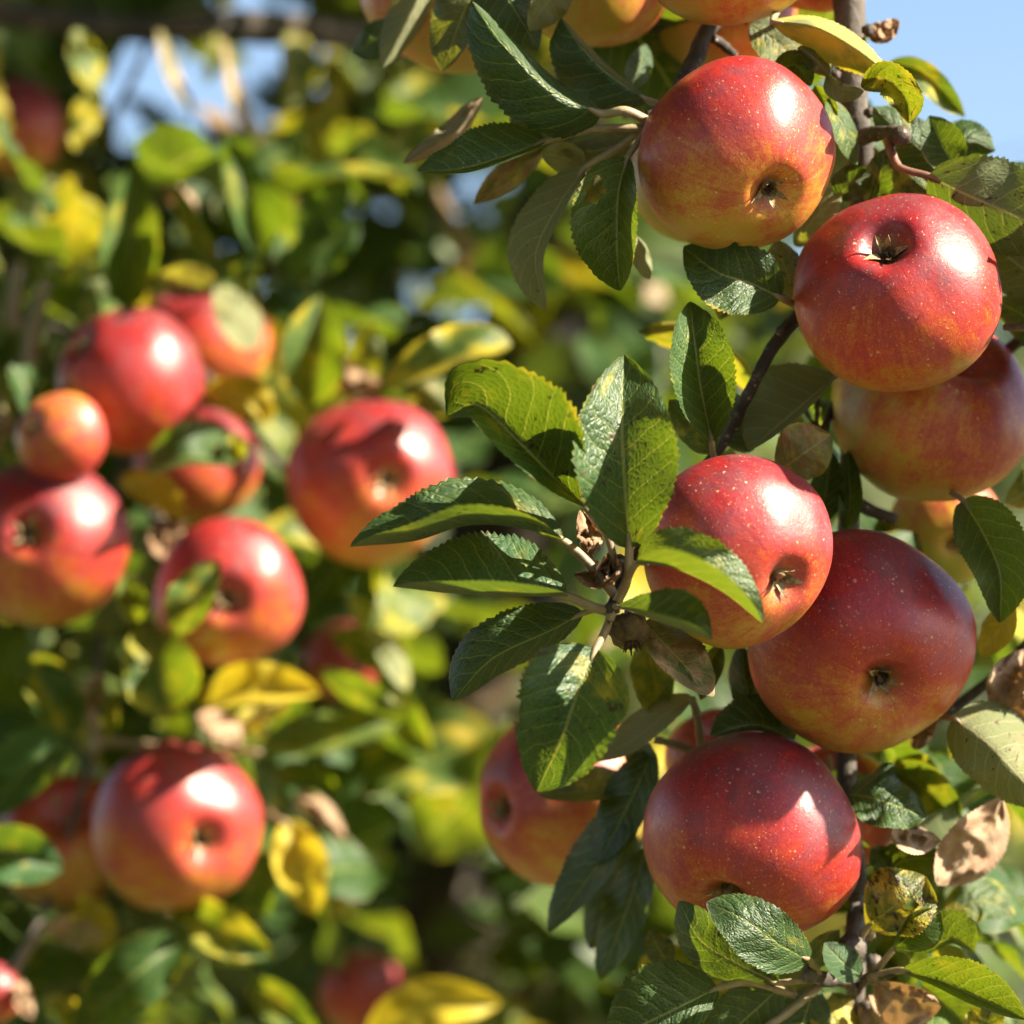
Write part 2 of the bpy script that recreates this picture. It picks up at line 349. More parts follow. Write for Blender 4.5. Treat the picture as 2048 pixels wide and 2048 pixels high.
def leaf(parent, mid, wl, wr, zl=-15, zr=-15, pk=0.45, flip=False, tint='green', yel=0.0, dry=0.0, spots=0.0, wave=1.0,
         stalk=None, sr=6, sm=None, fine=True, hole=None, label=None, tipw=0.62, seed=None):
    """one leaf: midrib through pixels (x, y, z mm) from base to tip; half widths in pixels left / right of that walk
    (a negative one folds over), depth of the two margins against the midrib in mm; flip shows the underside"""
    leaf.count += 1; sd_ = leaf.count * 7.31 if seed is None else seed
    rows = 78 if fine else 26; cols = 14 if fine else 8
    teeth = 25 if fine else 12
    c = spline(mid, rows)
    lp = math.log(0.5) / math.log(pk)
    V = []; F = []; UV = []
    o0 = P(*c[0])
    for i, (x, y, z) in enumerate(c):
        v = i / rows
        x0, y0, _ = c[max(i - 2, 0)]; x1, y1, _ = c[min(i + 2, rows)]
        tx, ty = x1 - x0, y1 - y0; tl = math.hypot(tx, ty) or 1.0; tx /= tl; ty /= tl
        nx, ny = ty, -tx
        pr = max(0.0, math.sin(math.pi * min(1, v ** lp))) ** tipw
        if v > 0.9: pr *= 1 - 0.25 * ((v - 0.9) / 0.1)
        for j in range(cols + 1):
            s = -1 + 2 * j / cols; a = abs(s)
            ww, zz = (wl, zl) if s < 0 else (wr, zr)
            sgn = 1 if s < 0 else -1
            saw = 0.0
            if a > 0.99:
                ph = (v * teeth + 0.21 * math.sin(v * 17 + sd_)) % 1.0
                saw = -0.085 * (1 - ph) - 0.03 * (mnoise.noise(Vector((v * 9, s * 3, sd_))) + 0.4) if 0.03 < v < 0.985 else 0
            fac = pr * (a + saw)
            irr = 1 + 0.07 * mnoise.noise(Vector((v * 3.1, s, sd_)))
            lat = ww * fac * irr
            dz = zz * pr * (a ** 1.35)
            # wavy margin and quilted blade
            dz += wave * 4.0 * a * a * pr * math.sin(v * (11 + 3 * math.sin(sd_)) + s * 1.7 + sd_)
            dz += wave * 3.4 * pr * mnoise.noise(Vector((v * 5, s * 1.6, sd_ + 4))) * a
            cr = max(0.0, dry - 0.2)
            if cr: dz += 17 * cr * pr * (mnoise.noise(Vector((v * 3.5, s * 2.2, sd_ + 2))) + 0.45 * mnoise.noise(Vector((v * 9, s * 5, sd_))))
            sideshift = wave * 2.5 * a * mnoise.noise(Vector((v * 4, s * 2, sd_ + 9)))
            q = P(x + nx * sgn * lat + tx * sideshift, y + ny * sgn * lat + ty * sideshift, z + dz)
            V.append(q - o0); UV.append((0.5 + 0.5 * s, v))
    W_ = cols + 1
    for i in range(rows):
        for j in range(cols):
            if hole:
                hv, hs, hr = hole
                vv = (i + .5) / rows; ss = -1 + 2 * (j + .5) / cols
                if math.hypot((vv - hv) * 2.2, ss - hs) < hr * (1 + 0.4 * mnoise.noise(Vector((vv * 20, ss * 9, 1)))): continue
            q = (i * W_ + j, i * W_ + j + 1, (i + 1) * W_ + j + 1, (i + 1) * W_ + j)
            F.append(q[::-1] if flip else q)
    o = link('leaf', mesh('leaf', V, F, UV), M_LEAF if fine else M_SOFT, o0, parent)
    leaf_props(o, tint, yel, dry, spots)
    if label: o['label'] = label
    if stalk:
        pts = [*stalk, mid[0]]
        # run a little up the midrib so that the stalk joins the blade
        pts.append(tuple(c[int(rows * 0.10)]))
        rr = [sr * (1.25 - 0.35 * i / (len(pts) - 1)) for i in range(len(pts))]; rr[-1] = sr * 0.35
        wp = [P(*p) for p in pts]; Vt, Ft = tube(wp, [r * PXM(p[2]) for r, p in zip(rr, pts)], 14, 7)
        link('stalk', mesh('stalk', [q - o0 for q in Vt], Ft), sm or M_STALK, o0, o)
    return o
leaf.count = 0

def template_leaf(k, rnd, rows=14, cols=6):
    """a low leaf along +Y, length 1, its upper side +Z"""
    V = []; F = []; UV = []
    fold = rnd.uniform(0.05, 0.55); bend = rnd.uniform(-0.9, 0.25); tw = rnd.uniform(-0.5, 0.5); pk = rnd.uniform(0.40, 0.52); wd = rnd.uniform(0.24, 0.33)
    lp = math.log(0.5) / math.log(pk)
    for i in range(rows + 1):
        v = i / rows; pr = max(0, math.sin(math.pi * v ** lp)) ** 0.65
        zc = bend * v * v * 0.6; an = tw * v
        for j in range(cols + 1):
            s = -1 + 2 * j / cols
            x = s * wd * pr * (1 - (0.09 if i % 2 and abs(s) > .9 else 0) + 0.10 * mnoise.noise(Vector((v * 4, s, k * 5.1)))); z = abs(s) ** 1.3 * fold * wd * pr + 0.06 * abs(s) * math.sin(v * 9 + k * 2 + s * 1.5) + 0.10 * mnoise.noise(Vector((v * 3.5, s * 1.7, k * 3.3)))
            V.append((x * math.cos(an) - z * math.sin(an), v * (1 - 0.12 * abs(bend) * v), zc + x * math.sin(an) + z * math.cos(an)))
            UV.append((0.5 + 0.5 * s, v))
    # short stalk as two thin quads is left to the twig
    W_ = cols + 1
    for i in range(rows):
        for j in range(cols): F.append((i * W_ + j, i * W_ + j + 1, (i + 1) * W_ + j + 1, (i + 1) * W_ + j))
    return V, F, UV

# ------------------------------------------------------------------ apples
def cs(v):      # camera-space direction (right, up, towards camera) -> world
    return (RT * v[0] + UP * v[1] - FW * v[2])
def apple(label, x, y, r, z, axis, group, red=0.62, gdir=(0.35, 0.75, 0.35), spread=0.40, flat=0.90, res=1.0, cavd=0.23, cavw=0.21, seed=None, squash=1.0, stalk=True, calyx=True):
    apple.count += 1; sd_ = apple.count * 3.77 if seed is None else seed
    rad = r * PXM(z); c = P(x, y, z)
    ax = cs(axis).normalized()
    rot = ax.to_track_quat('Z', 'Y').to_matrix()
    nu = int(72 * res); nv = int(56 * res)
    V = []; F = []; UN = []; BL = []; CV = []
    gd = cs(gdir).normalized(); inv = rot.transposed()
    gl = inv @ gd
    for i in range(nv + 1):
        th = math.pi * i / nv
        th = th + 0.10 * math.sin(2 * th) * -1 if False else th
        for j in range(nu if 0 < i < nv else 1):
            ph = 2 * math.pi * j / nu
            sx = math.sin(th); cz = math.cos(th)
            lob = 1 + 0.032 * math.cos(5 * ph + sd_) * math.exp(-((th - 0.5) / 0.45) ** 2) + 0.012 * math.cos(3 * ph + sd_ * 2)
            x_ = sx * lob * (1 - 0.07 * max(0, cz) ** 2 * sx)
            z_ = flat * cz - cavd * math.exp(-(th / cavw) ** 2) + 0.42 * math.exp(-((math.pi - th) / 0.34) ** 2)
            p = Vector((x_ * math.cos(ph), x_ * math.sin(ph) * squash, z_))
            n3 = mnoise.noise(Vector(p) * 1.1 + Vector((sd_, 0, 0)))
            p.z *= 1 + 0.05 * math.cos(ph + sd_) * sx
            p *= 1 + 0.06 * n3 + 0.008 * mnoise.noise(p * 3.2 + Vector((0, sd_, 0)))
            V.append(p * rad); UN.append(p)
            g = p.normalized().dot(gl)
            BL.append(red + spread * g)
            CV.append(math.exp(-(th / 0.24) ** 2))
    def idx(i, j):
        if i == 0: return 0
        if i == nv: return 1 + (nv - 1) * nu
        return 1 + (i - 1) * nu + j % nu
    for i in range(nv):
        for j in range(nu):
            if i == 0: F.append((0, idx(1, j), idx(1, j + 1)))
            elif i == nv - 1: F.append((idx(i, j), idx(nv, 0), idx(i, j + 1)))
            else: F.append((idx(i, j), idx(i + 1, j), idx(i + 1, j + 1), idx(i, j + 1)))
    root = thing('apple', label, 'apple', c, group)
    V = [rot @ v for v in V]
    me = mesh('skin', V, F)
    for nm, dat, typ in (('blush', BL, 'FLOAT'), ('cavity', CV, 'FLOAT'), ('unit', UN, 'FLOAT_VECTOR')):
        at = me.attributes.new(nm, typ, 'POINT')
        at.data.foreach_set('vector' if typ == 'FLOAT_VECTOR' else 'value', [q for p in dat for q in p] if typ == 'FLOAT_VECTOR' else dat)
    link('skin', me, M_APPLE, c, root)
    rnd = random.Random(sd_)
    if calyx:
        # five dry sepals standing in the hollow, a tuft of stamens between
        zb = (flat - cavd) * 0.985
        Vs = []; Fs = []
        for q in range(5):
            a0 = 2 * math.pi * q / 5 + sd_; ln = rnd.uniform(0.22, 0.36); lean = rnd.uniform(0.1, 0.8); b = len(Vs)
            for i in range(5):
                t = i / 4; wdt = 0.06 * (1 - t) ** 0.7 * (1 + 0.4 * t) + 0.003
                rr = 0.075 + (lean * 0.22) * t * t - 0.02 * math.sin(t * 3); zz = zb - 0.02 + ln * t * (1 - 0.35 * lean * t)
                for s in (-1, 0, 1):
                    aa = a0 + s * wdt / max(rr, 0.05)
                    rk = rr + (0.012 if s == 0 else 0)
                    Vs.append(rot @ Vector((rk * math.cos(aa) * rad, rk * math.sin(aa) * rad, zz * rad)))
            for i in range(4):
                for s in range(2): Fs.append((b + i * 3 + s, b + i * 3 + s + 1, b + i * 3 + s + 4, b + i * 3 + s + 3))
        ca = link('calyx', mesh('calyx', Vs, Fs), M_SEPAL, c, root)
        Vs = []; Fs = []
        for q in range(9):
            a0 = rnd.uniform(0, 6.28); r0 = rnd.uniform(0.01, 0.05); ln = rnd.uniform(0.08, 0.14)
            p0 = Vector((r0 * math.cos(a0), r0 * math.sin(a0), zb - 0.03)); p1 = p0 + Vector((rnd.uniform(-.03, .03), rnd.uniform(-.03, .03), ln))
            Vt, Ft = tube([rot @ p0 * rad, rot @ p1 * rad], [0.012 * rad, 0.008 * rad], 2, 4)
            b = len(Vs); Vs += Vt; Fs += [tuple(b + i for i in f) for f in Ft]
        st = link('stamens', mesh('stamens', Vs, Fs), M_STAMEN, c, ca)
    if stalk:
        p0 = rot @ Vector((0, 0, -(flat - 0.46))) * rad
        p1 = rot @ Vector((0.05, 0.02, -flat * 0.9)) * rad; p2 = rot @ Vector((0.10, 0.10, -flat * 1.18)) * rad
        Vt, Ft = tube([p0, p1, p2], [0.035 * rad, 0.03 * rad, 0.045 * rad], 8, 7)
        link('stalk', mesh('stalk', Vt, Ft), M_STALK, c, root)
    return root
apple.count = 0

# ================================================================== THE SETTING
def ground():
    n = 60; V = []; F = []
    for i in range(n + 1):
        for j in range(n + 1):
            x = (i / n * 2 - 1); y = (j / n * 2 - 1)
            x = math.copysign(abs(x) ** 3, x) * 900; y = math.copysign(abs(y) ** 3, y) * 900
            V.append((x, y, 0.10 * mnoise.noise(Vector((x * 0.12, y * 0.12, 0)))))
    for i in range(n):
        for j in range(n): F.append((i * (n + 1) + j, (i + 1) * (n + 1) + j, (i + 1) * (n + 1) + j + 1, i * (n + 1) + j + 1))
    k = NT('orchard_grass'); tco = k.n('ShaderNodeTexCoord').outputs['Object']
    a = k.noise(tco, 0.6, 4.0); b = k.noise(tco, 25.0, 4.0, 0.7)
    c = k.mix(k.step(b, 0.3, 0.7), (0.05, 0.06, 0.015), (0.11, 0.11, 0.03)); c = k.mix(k.step(a, 0.40, 0.65), c, (0.16, 0.125, 0.055))
    o = link('ground', mesh('ground', V, F), k.out(k.bsdf(c, 0.9, k.bump(b, 1.0, 0.05))))
    o['kind'] = 'structure'
ground()

# far orchard trees: trunk, limbs, leafy crown
def orchard_tree(label, x, y, h, wdt, rnd, nleaf=3400, shade=None):
    root = thing('orchard_tree', label, 'tree', (x, y, 0), 'orchard trees far behind')
    V, F = tube([Vector((0, 0, -0.1)), Vector((0.05, 0, h * 0.25)), Vector((-0.05, 0.05, h * 0.5)), Vector((0, 0, h * 0.8))], [0.12, 0.10, 0.07, 0.02], 12, 9, 0.25)
    for q in range(6):
        an = q * 1.05 + rnd.random(); z0 = h * rnd.uniform(0.25, 0.5)
        Vt, Ft = tube([Vector((0, 0, z0)), Vector((math.cos(an) * wdt * .3, math.sin(an) * wdt * .3, z0 + h * .18)), Vector((math.cos(an) * wdt * .7, math.sin(an) * wdt * .7, z0 + h * .3))], [0.05, 0.035, 0.012], 6, 6)
        b = len(V); V += Vt; F += [tuple(b + i for i in f) for f in Ft]
    link('trunk', mesh('trunk', V, F), M_TRUNK, (x, y, 0), root)
    clumps = []
    for q in range(46):
        an = rnd.uniform(0, 6.28); rr = wdt * rnd.random() ** 0.5; zz = rnd.uniform(0.0, 1.0)
        env = math.sin(math.pi * (0.12 + 0.80 * zz)) ** 0.7
        clumps.append((Vector((math.cos(an) * rr * env, math.sin(an) * rr * env, h * (0.16 + 0.78 * zz))), rnd.uniform(0.16, 0.36)))
    V = []; F = []; mi = []
    for q in range(nleaf):
        c, cr = rnd.choice(clumps)
        d = Vector((rnd.gauss(0, 1), rnd.gauss(0, 1), rnd.gauss(0, 1))).normalized() * cr * rnd.random() ** 0.4
        p = c + d
        if p.z > h: continue
        a = Vector((rnd.gauss(0, 1), rnd.gauss(0, 1), rnd.gauss(0, .6))).normalized(); b = a.orthogonal().normalized()
        l = rnd.uniform(0.09, 0.16)
        b0 = len(V)
        V += [p - a * l * .5, p + b * l * .3 - a * l * .05 + Vector((0, 0, .006)), p + a * l * .5, p - b * l * .3 - a * l * .05 + Vector((0, 0, .006))]
        F.append((b0, b0 + 1, b0 + 2, b0 + 3))
        t = rnd.random(); mi.append(0 if t < 0.6 else 1 if t < 0.9 else 2 if t < 0.97 else 3)
    me = mesh('crown', V, F, smooth=False)
    for m in ('dark', 'mid', 'yellow', 'tan'): me.materials.append(M_PL[m])
    me.polygons.foreach_set('material_index', mi)
    link('crown', me, None, (x, y, 0), root)
rnd = random.Random(5)
FT = [(-4.1, 11.5, 3.9, 1.5, 'blurred orchard tree far behind the leftmost apples'), (-2.3, 9.2, 3.55, 1.3, 'blurred orchard tree behind the dark horizontal limb'),
      (-0.7, 10.0, 3.75, 1.3, 'blurred orchard tree straight behind the dark leaning trunk'), (0.75, 9.6, 3.45, 1.2, 'blurred orchard tree behind the sharp apple branch'),
      (1.85, 11.0, 4.25, 1.4, 'blurred dull green orchard tree under the pale sky at the right edge'), (3.6, 12.0, 4.0, 1.5, 'blurred orchard tree beyond the right edge of the branch')]
FT += [(-1.5, 13.5, 4.3, 1.7, 'distant orchard tree in the second row, between the dark limb and trunk'), (0.1, 13.0, 4.1, 1.7, 'distant orchard tree in the second row behind the leaf rosette'),
       (-2.9, 0.9, 4.2, 1.6, 'orchard tree beside the photographer, unseen, added to block sky light'), (-1.3, -3.0, 4.3, 1.8, 'orchard tree behind the photographer, unseen, added to block sky light'),  # unseen trees beside and behind the camera, added to cut sky fill
       (2.0, -4.6, 4.2, 1.8, 'orchard tree well behind the photographer on the sunny side, unseen, added to block sky light'), (-3.4, 14.5, 4.6, 1.8, 'distant orchard tree in the second row at the far left'), (2.7, 9.0, 3.1, 1.2, 'low orchard tree in the front row at the right')]
for (x, y, h, wd, lb) in FT: orchard_tree(lb, x, y, h, wd, rnd)

def hedgerow():
    root = thing('hedgerow', 'tall dark hedgerow closing the orchard far behind', 'hedge', (0, 22, 0)); rr = random.Random(3)
    V = []; F = []; mi = []
    for q in range(9000):
        x = rr.uniform(-14, 14); y = rr.uniform(-1.2, 1.2); hh = 4.9 + 0.7 * mnoise.noise(Vector((x * 0.5, 3, 0))) + 0.3 * mnoise.noise(Vector((x * 2, 9, 0)))
        p = Vector((x, y, hh * rr.random() ** 0.8)); a = Vector((rr.gauss(0, 1), rr.gauss(0, 1), rr.gauss(0, 1))).normalized(); b = a.orthogonal().normalized(); l = rr.uniform(0.18, 0.34)
        n0 = len(V); V += [p - a * l * .5, p + b * l * .32 + Vector((0, 0, .02)), p + a * l * .5, p - b * l * .32 + Vector((0, 0, .02))]; F.append((n0, n0 + 1, n0 + 2, n0 + 3))
        mi.append(0 if rr.random() < 0.85 else 1)
    me = mesh('foliage', V, F, smooth=False); me.materials.append(M_PL['dark']); me.materials.append(M_PL['mid']); me.polygons.foreach_set('material_index', mi)
    o = link('foliage', me, None, (0, 22, 0), root); o['kind'] = 'stuff'
    for q in range(14):
        x = -13 + q * 2 + rr.uniform(-.5, .5)
        Vt, Ft = tube([Vector((x, 0, -0.1)), Vector((x + rr.uniform(-.2, .2), 0, 1.6)), Vector((x + rr.uniform(-.4, .4), 0, 4.0))], [0.10, 0.08, 0.03], 6, 7, 0.2)
        link('trunk', mesh('trunk', Vt, Ft), M_TRUNK, (0, 22, 0), root)
hedgerow()

# ================================================================== THE SHARP BRANCH
br = thing('apple_branch', 'sharp grey-brown branch with green leaves and heavy red apples', 'branch', P(1700, 0, 60))
make_tube('stem', [(1665, -420, 70), (1690, -160, 64), (1700, 20, 58), (1706, 190, 58), (1722, 330, 62), (1716, 600, 72), (1700, 960, 70), (1694, 1260, 78), (1692, 1540, 74),
                   (1716, 1790, 66), (1712, 1985, 62), (1722, 2200, 66), (1735, 2450, 75)], [40, 37, 33, 30, 26, 23, 22, 21, 20, 19, 18, 17, 14], M_BARK, br, 120, 14, 0.16, 3)
def twig(pts, rad, mat=None, n=None, seed=1, sides=9): return make_tube('twig', pts, rad, mat or M_TWIG, br, n or 10 * (len(pts) - 1), sides, 0.30, seed)
twig([(1722, 470, 62), (1660, 570, 50), (1590, 640, 34), (1540, 705, 28), (1490, 800, 28), (1450, 880, 40), (1360, 1000, 35), (1285, 1090, -10), (1250, 1150, -36), (1226, 1216, -45)], [19, 17, 14, 13, 12, 12, 11, 11, 13, 15], seed=2)
twig([(1690, -60, 60), (1560, -10, 70), (1450, 30, 60), (1410, 70, 48), (1385, 130, 40), (1345, 195, 30), (1308, 232, 12)], [16, 15, 15, 17, 18, 15, 14], seed=5)
twig([(1410, 70, 48), (1440, 85, 52), (1470, 110, 60)], [12, 10, 8], seed=6)
twig([(1716, 280, 58), (1745, 268, 36), (1775, 266, 26), (1806, 272, 14)], [17, 16, 15, 20], seed=8)     # stubby spur with a scar
twig([(1778, 282, 22), (1784, 310, 16), (1800, 335, 12)], [13, 9, 7], M_STALKR, seed=9)
twig([(1716, 1790, 66), (1712, 1850, 50), (1706, 1895, 34), (1700, 1915, 26)], [14, 20, 26, 20], M_BARK, seed=11)
twig([(1712, 1985, 62), (1690, 1962, 40), (1650, 1958, 24), (1622, 1950, 16)], [13, 14, 16, 14], M_BARK, seed=12)
twig([(1712, 1985, 62), (1735, 1955, 40), (1772, 1950, 24), (1800, 1943, 15)], [10, 9, 9, 7], seed=13)
twig([(1650, 1958, 26), (1600, 2005, 20), (1520, 2065, 14)], [11, 9, 8], M_STALK, seed=14)
twig([(1722, 700, 72), (1660, 830, 66), (1638, 905, 60), (1670, 970, 66), (1740, 1020, 70), (1790, 1040, 74)], [9, 8, 10, 12, 13, 12], seed=15)
twig([(1636, 780, 60), (1634, 850, 60), (1642, 900, 60)], [5, 5, 7], seed=16)
twig([(1604, 812, 62), (1622, 840, 60), (1640, 856, 60)], [4, 4, 5], seed=17)
twig([(1700, 900, 72), (1900, 780, 90), (2090, 640, 70), (2250, 480, 40)], [14, 13, 12, 10], seed=21)
twig([(2010, 655, 30), (2060, 653, 40), (2120, 640, 60)], [7, 7, 8], M_STALKR, seed=22)
twig([(1692, 1500, 74), (1900, 1420, 96), (2090, 1250, 80), (2250, 1010, 40), (2290, 860, 20)], [12, 11, 11, 10, 8], seed=23)
twig([(1226, 1216, -45), (1212, 1260, -45), (1192, 1299, -56)], [9, 7, 6], M_STALK, seed=24)
twig([(1382, 1395, 55), (1394, 1430, 56), (1402, 1490, 60)], [8, 8, 9], M_STALK, seed=25)
twig([(1310, 1480, 60), (1350, 1490, 60), (1402, 1510, 60)], [8, 9, 9], M_STALK, seed=26)
# knobbly spur with old bud scales
def knob(x, y, z, r, mat, seed, parent=br, name='bud'):
    V = []; F = []; nu, nv = 12, 8; rr = r * PXM(z)
    for i in range(nv + 1):
        for j in range(nu):
            th = math.pi * i / nv; ph = 2 * math.pi * j / nu
            d = Vector((math.sin(th) * math.cos(ph), math.sin(th) * math.sin(ph), math.cos(th)))
            V.append(d * rr * (1 + 0.45 * mnoise.noise(d * 2.3 + Vector((seed, 0, 0)))))
    for i in range(nv):
        for j in range(nu): F.append((i * nu + j, (i + 1) * nu + j, (i + 1) * nu + (j + 1) % nu, i * nu + (j + 1) % nu))
    return link(name, mesh(name, V, F), mat, P(x, y, z), parent)
for bx_, by_, bz_, br_ in ((1736, 60, 44, 13), (1672, 150, 40, 10), (1738, 225, 46, 11), (1664, -20, 46, 11), (1560, 662, 20, 9), (1512, 752, 16, 10), (1470, 830, 22, 9), (1735, 1820, 52, 11), (1694, 1770, 52, 9), (1730, 2010, 50, 11)):
    knob(bx_, by_, bz_, br_, M_TWIG, bx_ * 0.1)
knob(1226, 1214, -47, 15, M_TWIG, 1); knob(1240, 1130, -34, 20, M_TWIG, 2); knob(1302, 236, 12, 16, M_TWIG, 3); knob(1804, 272, 12, 20, M_TWIG, 4)
knob(1706, 1897, 26, 26, M_BARK, 5); knob(1620, 1950, 14, 16, M_BARK, 6); knob(1748, 1925, 40, 17, M_BARK, 7); knob(1738, 1868, 40, 14, M_STALK, 8)

def L(*a, **k): return leaf(br, *a, **k)
SP = (1228, 1212, -45)
# --- rosette in the middle
L([(1258, 1098, -49), (1250, 980, -55), (1244, 850, -55), (1248, 709, -39)], 102, 114, -20, -16, pk=0.46, tint='green', yel=0.12, spots=0.5, stalk=[SP, (1254, 1160, -45)], sr=9)
L([(1172, 1016, -45), (1110, 958, -49), (1034, 882, -53), (955, 812, -53), (893, 832, -47)], 40, 140, -30, -34, pk=0.58, tint='green', yel=0.16, spots=0.6, stalk=[(1232, 1140, -43), (1215, 1075, -45)], sr=7)
L([(1126, 1082, -47), (1030, 1054, -51), (930, 1052, -55), (830, 1082, -55), (700, 1094, -49)], -44, 104, -52, 16, pk=0.50, tint='green', yel=0.16, spots=0.6, stalk=[(1230, 1190, -45), (1180, 1130, -45)], sr=9)
L([(1136, 1193, -49), (1020, 1192, -55), (900, 1186, -57), (786, 1173, -51)], -30, 136, -50, 26, pk=0.45, tint='teal', yel=0.06, stalk=[(1226, 1224, -45), (1190, 1216, -47)], sr=9)
L([(1166, 1226, -43), (1100, 1262, -39), (985, 1318, -35), (905, 1402, -29)], 40, 82, 14, 10, pk=0.48, tint='dark', stalk=[(1222, 1220, -43), (1196, 1218, -43)], sr=6)
L([(1192, 1297, -59), (1160, 1370, -69), (1122, 1480, -71), (1073, 1584, -57)], 112, 122, -26, -20, pk=0.38, tint='teal', yel=0.05, spots=0.6, hole=(0.55, 0.98, 0.17), stalk=[(1224, 1222, -47), (1212, 1258, -49)], sr=8)
L([(1272, 1128, -63), (1345, 1136, -85), (1440, 1180, -89), (1525, 1247, -79)], 92, -40, 4, -60, pk=0.36, tint='mid', yel=0.10, stalk=[SP, (1250, 1170, -53)], sr=7)
L([(1232, 1212, -53), (1300, 1238, -85), (1370, 1262, -91), (1424, 1280, -85)], 84, -20, -8, -50, pk=0.62, tint='green', yel=0.05, stalk=[SP, (1230, 1213, -49)], sr=6)
L([(1176, 1112, -31), (1186, 1070, -33), (1160, 1020, -25)], 34, 22, -18, 10, tint='olive', dry=0.75, wave=2.5, stalk=[(1236, 1150, -39), (1200, 1130, -35)], sr=4, label='withered brown leaf scrap')
L([(1240, 1120, -39), (1200, 1150, -41), (1148, 1150, -45)], 30, 14, -26, -10, tint='olive', dry=0.9, wave=3.0)
L([(1225, 1100, -35), (1216, 1130, -37), (1190, 1172, -41)], 20, 18, -20, -20, tint='olive', dry=0.95, wave=3.0)
L([(1290, 1245, -25), (1340, 1300, -29), (1428, 1392, -21)], 62, 40, 24, -16, pk=0.42, tint='dark', dry=0.45, wave=2.5, spots=0.3, label='crumpled dark dying leaf')
L([(1424, 884, 0), (1402, 780, -6), (1390, 690, -6), (1380, 603, 4)], 58, 80, -30, -20, pk=0.50, tint='green', yel=0.04, stalk=[(1450, 960, 40), (1428, 915, 10)], sr=6)
L([(1430, 905, 26), (1390, 860, 24), (1338, 800, 30)], 36, 40, -10, -10, tint='mid', yel=0.2)
L([(1500, 905, 40), (1478, 850, 42), (1462, 780, 50)], 44, 40, 8, 8, tint='dark')
L([(1562, 596, 8), (1500, 566, 2), (1436, 545, 0), (1367, 494, 8)], 74, 78, -10, -8, pk=0.42, tint='dark', yel=0.10, spots=0.4, stalk=[(1640, 640, 40), (1595, 612, 20)], sr=7)
L([(1588, 596, 24), (1572, 540, 20), (1552, 480, 26)], 44, 40, 6, -8, tint='grey', spots=0.8, yel=0.1)
L([(1672, 752, 40), (1600, 815, 34), (1497, 902, 32)], 14, 108, -22, 10, pk=0.50, flip=True, tint='olive', stalk=[(1722, 720, 66), (1690, 742, 48)], sr=6)
L([(1555, 945, 20), (1610, 905, 10), (1662, 870, 14)], 66, 58, -10, 12, pk=0.52, flip=True, tint='olive', yel=0.35, dry=0.32, stalk=[(1540, 975, 30)], sr=5, label='leaf half dry brown, half yellow')
L([(1640, 1045, 60), (1652, 980, 54), (1664, 905, 58)], 36, 40, -12, -8, tint='dark', yel=0.1)
L([(1690, 1060, 60), (1700, 1000, 56), (1696, 900, 60)], 24, 28, -12, -8, tint='dark')
L([(1925, 1000, 40), (1968, 1070, 20), (2000, 1150, 10), (2000, 1246, 14)], 78, 62, -18, -22, pk=0.40, tint='mid', yel=0.12, stalk=[(1800, 960, 80), (1880, 975, 60)], sr=6)
L([(2022, 1205, 40), (2000, 1262, 40), (1962, 1316, 46)], 30, 40, -10, 10, tint='lime', yel=0.85, dry=0.15)
L([(1904, 1436, 30), (1980, 1490, 18), (2090, 1612, 20)], 86, 84, 30, 10, pk=0.42, flip=True, tint='olive', dry=0.26, spots=0.4, stalk=[(1780, 1490, 70), (1850, 1440, 55)], sr=6)
L([(1992, 1420, 60), (2020, 1360, 60), (2050, 1300, 70)], 44, 46, -26, -18, flip=True, tint='olive', dry=0.85, wave=2.5, label='curled pinkish brown dry leaf')
L([(1700, 1588, 40), (1760, 1600, 26), (1852, 1636, 22)], 56, 58, 16, -14, pk=0.42, tint='dark', dry=0.22, wave=2.2, spots=0.3)
L([(1752, 1545, 44), (1772, 1552, 40), (1792, 1562, 40)], 30, 24, 6, 6, tint='dark')
L([(1770, 1540, 120), (1840, 1570, 110), (1925, 1650, 110)], 48, 52, -20, -10, tint='mid', yel=0.25)
L([(1812, 1500, 130), (1835, 1545, 120), (1880, 1590, 120)], 40, 34, -20, -10, tint='lime', yel=0.5)
L([(2004, 1596, 60), (1960, 1690, 54), (1876, 1770, 50)], 54, 72, 20, -14, pk=0.55, flip=True, tint='grey', dry=0.72, wave=2.0, label='large pale pinkish dry leaf')
L([(1754, 1770, 66), (1806, 1722, 60), (1890, 1716, 60)], 44, 50, -12, -20, tint='lime', yel=0.1)
L([(1742, 1700, 56), (1762, 1716, 48), (1776, 1740, 46)], 24, 26, 10, -18, tint='dark', wave=2.0)
L([(1734, 1856, 26), (1776, 1822, 14), (1816, 1790, 12), (1850, 1752, 20)], 82, 78, 12, -16, pk=0.55, tint='olive', yel=0.50, spots=1.6, dry=0.22, wave=1.6, hole=(0.62, 0.30, 0.16), stalk=[(1712, 1890, 32)], sr=6, label='yellow leaf with many brown spots')
L([(1784, 1902, 22), (1830, 1862, 14), (1880, 1822, 16)], 34, 52, -20, -26, pk=0.6, tint='green', yel=0.1, stalk=[(1740, 1955, 40)], sr=6)
L([(1850, 1905, 44), (1900, 1880, 36), (1950, 1905, 40)], 66, 12, -16, -10, tint='mid', yel=0.15, spots=0.2)
L([(1802, 1941, 14), (1880, 1962, 6), (1960, 1998, 4), (2052, 2040, 12)], 66, 18, -26, -12, pk=0.52, tint='mid', yel=0.22, spots=0.3, stalk=[(1740, 1955, 34)], sr=7)
L([(1748, 1965, 40), (1800, 1992, 30), (1882, 2014, 26)], 30, 66, -14, 14, pk=0.55, flip=True, tint='grey', dry=0.72, stalk=[(1716, 1950, 56)], sr=6)
L([(1738, 1990, 56), (1752, 2040, 50), (1790, 2130, 50)], 40, 42, 10, 10, flip=True, tint='grey', dry=0.55)
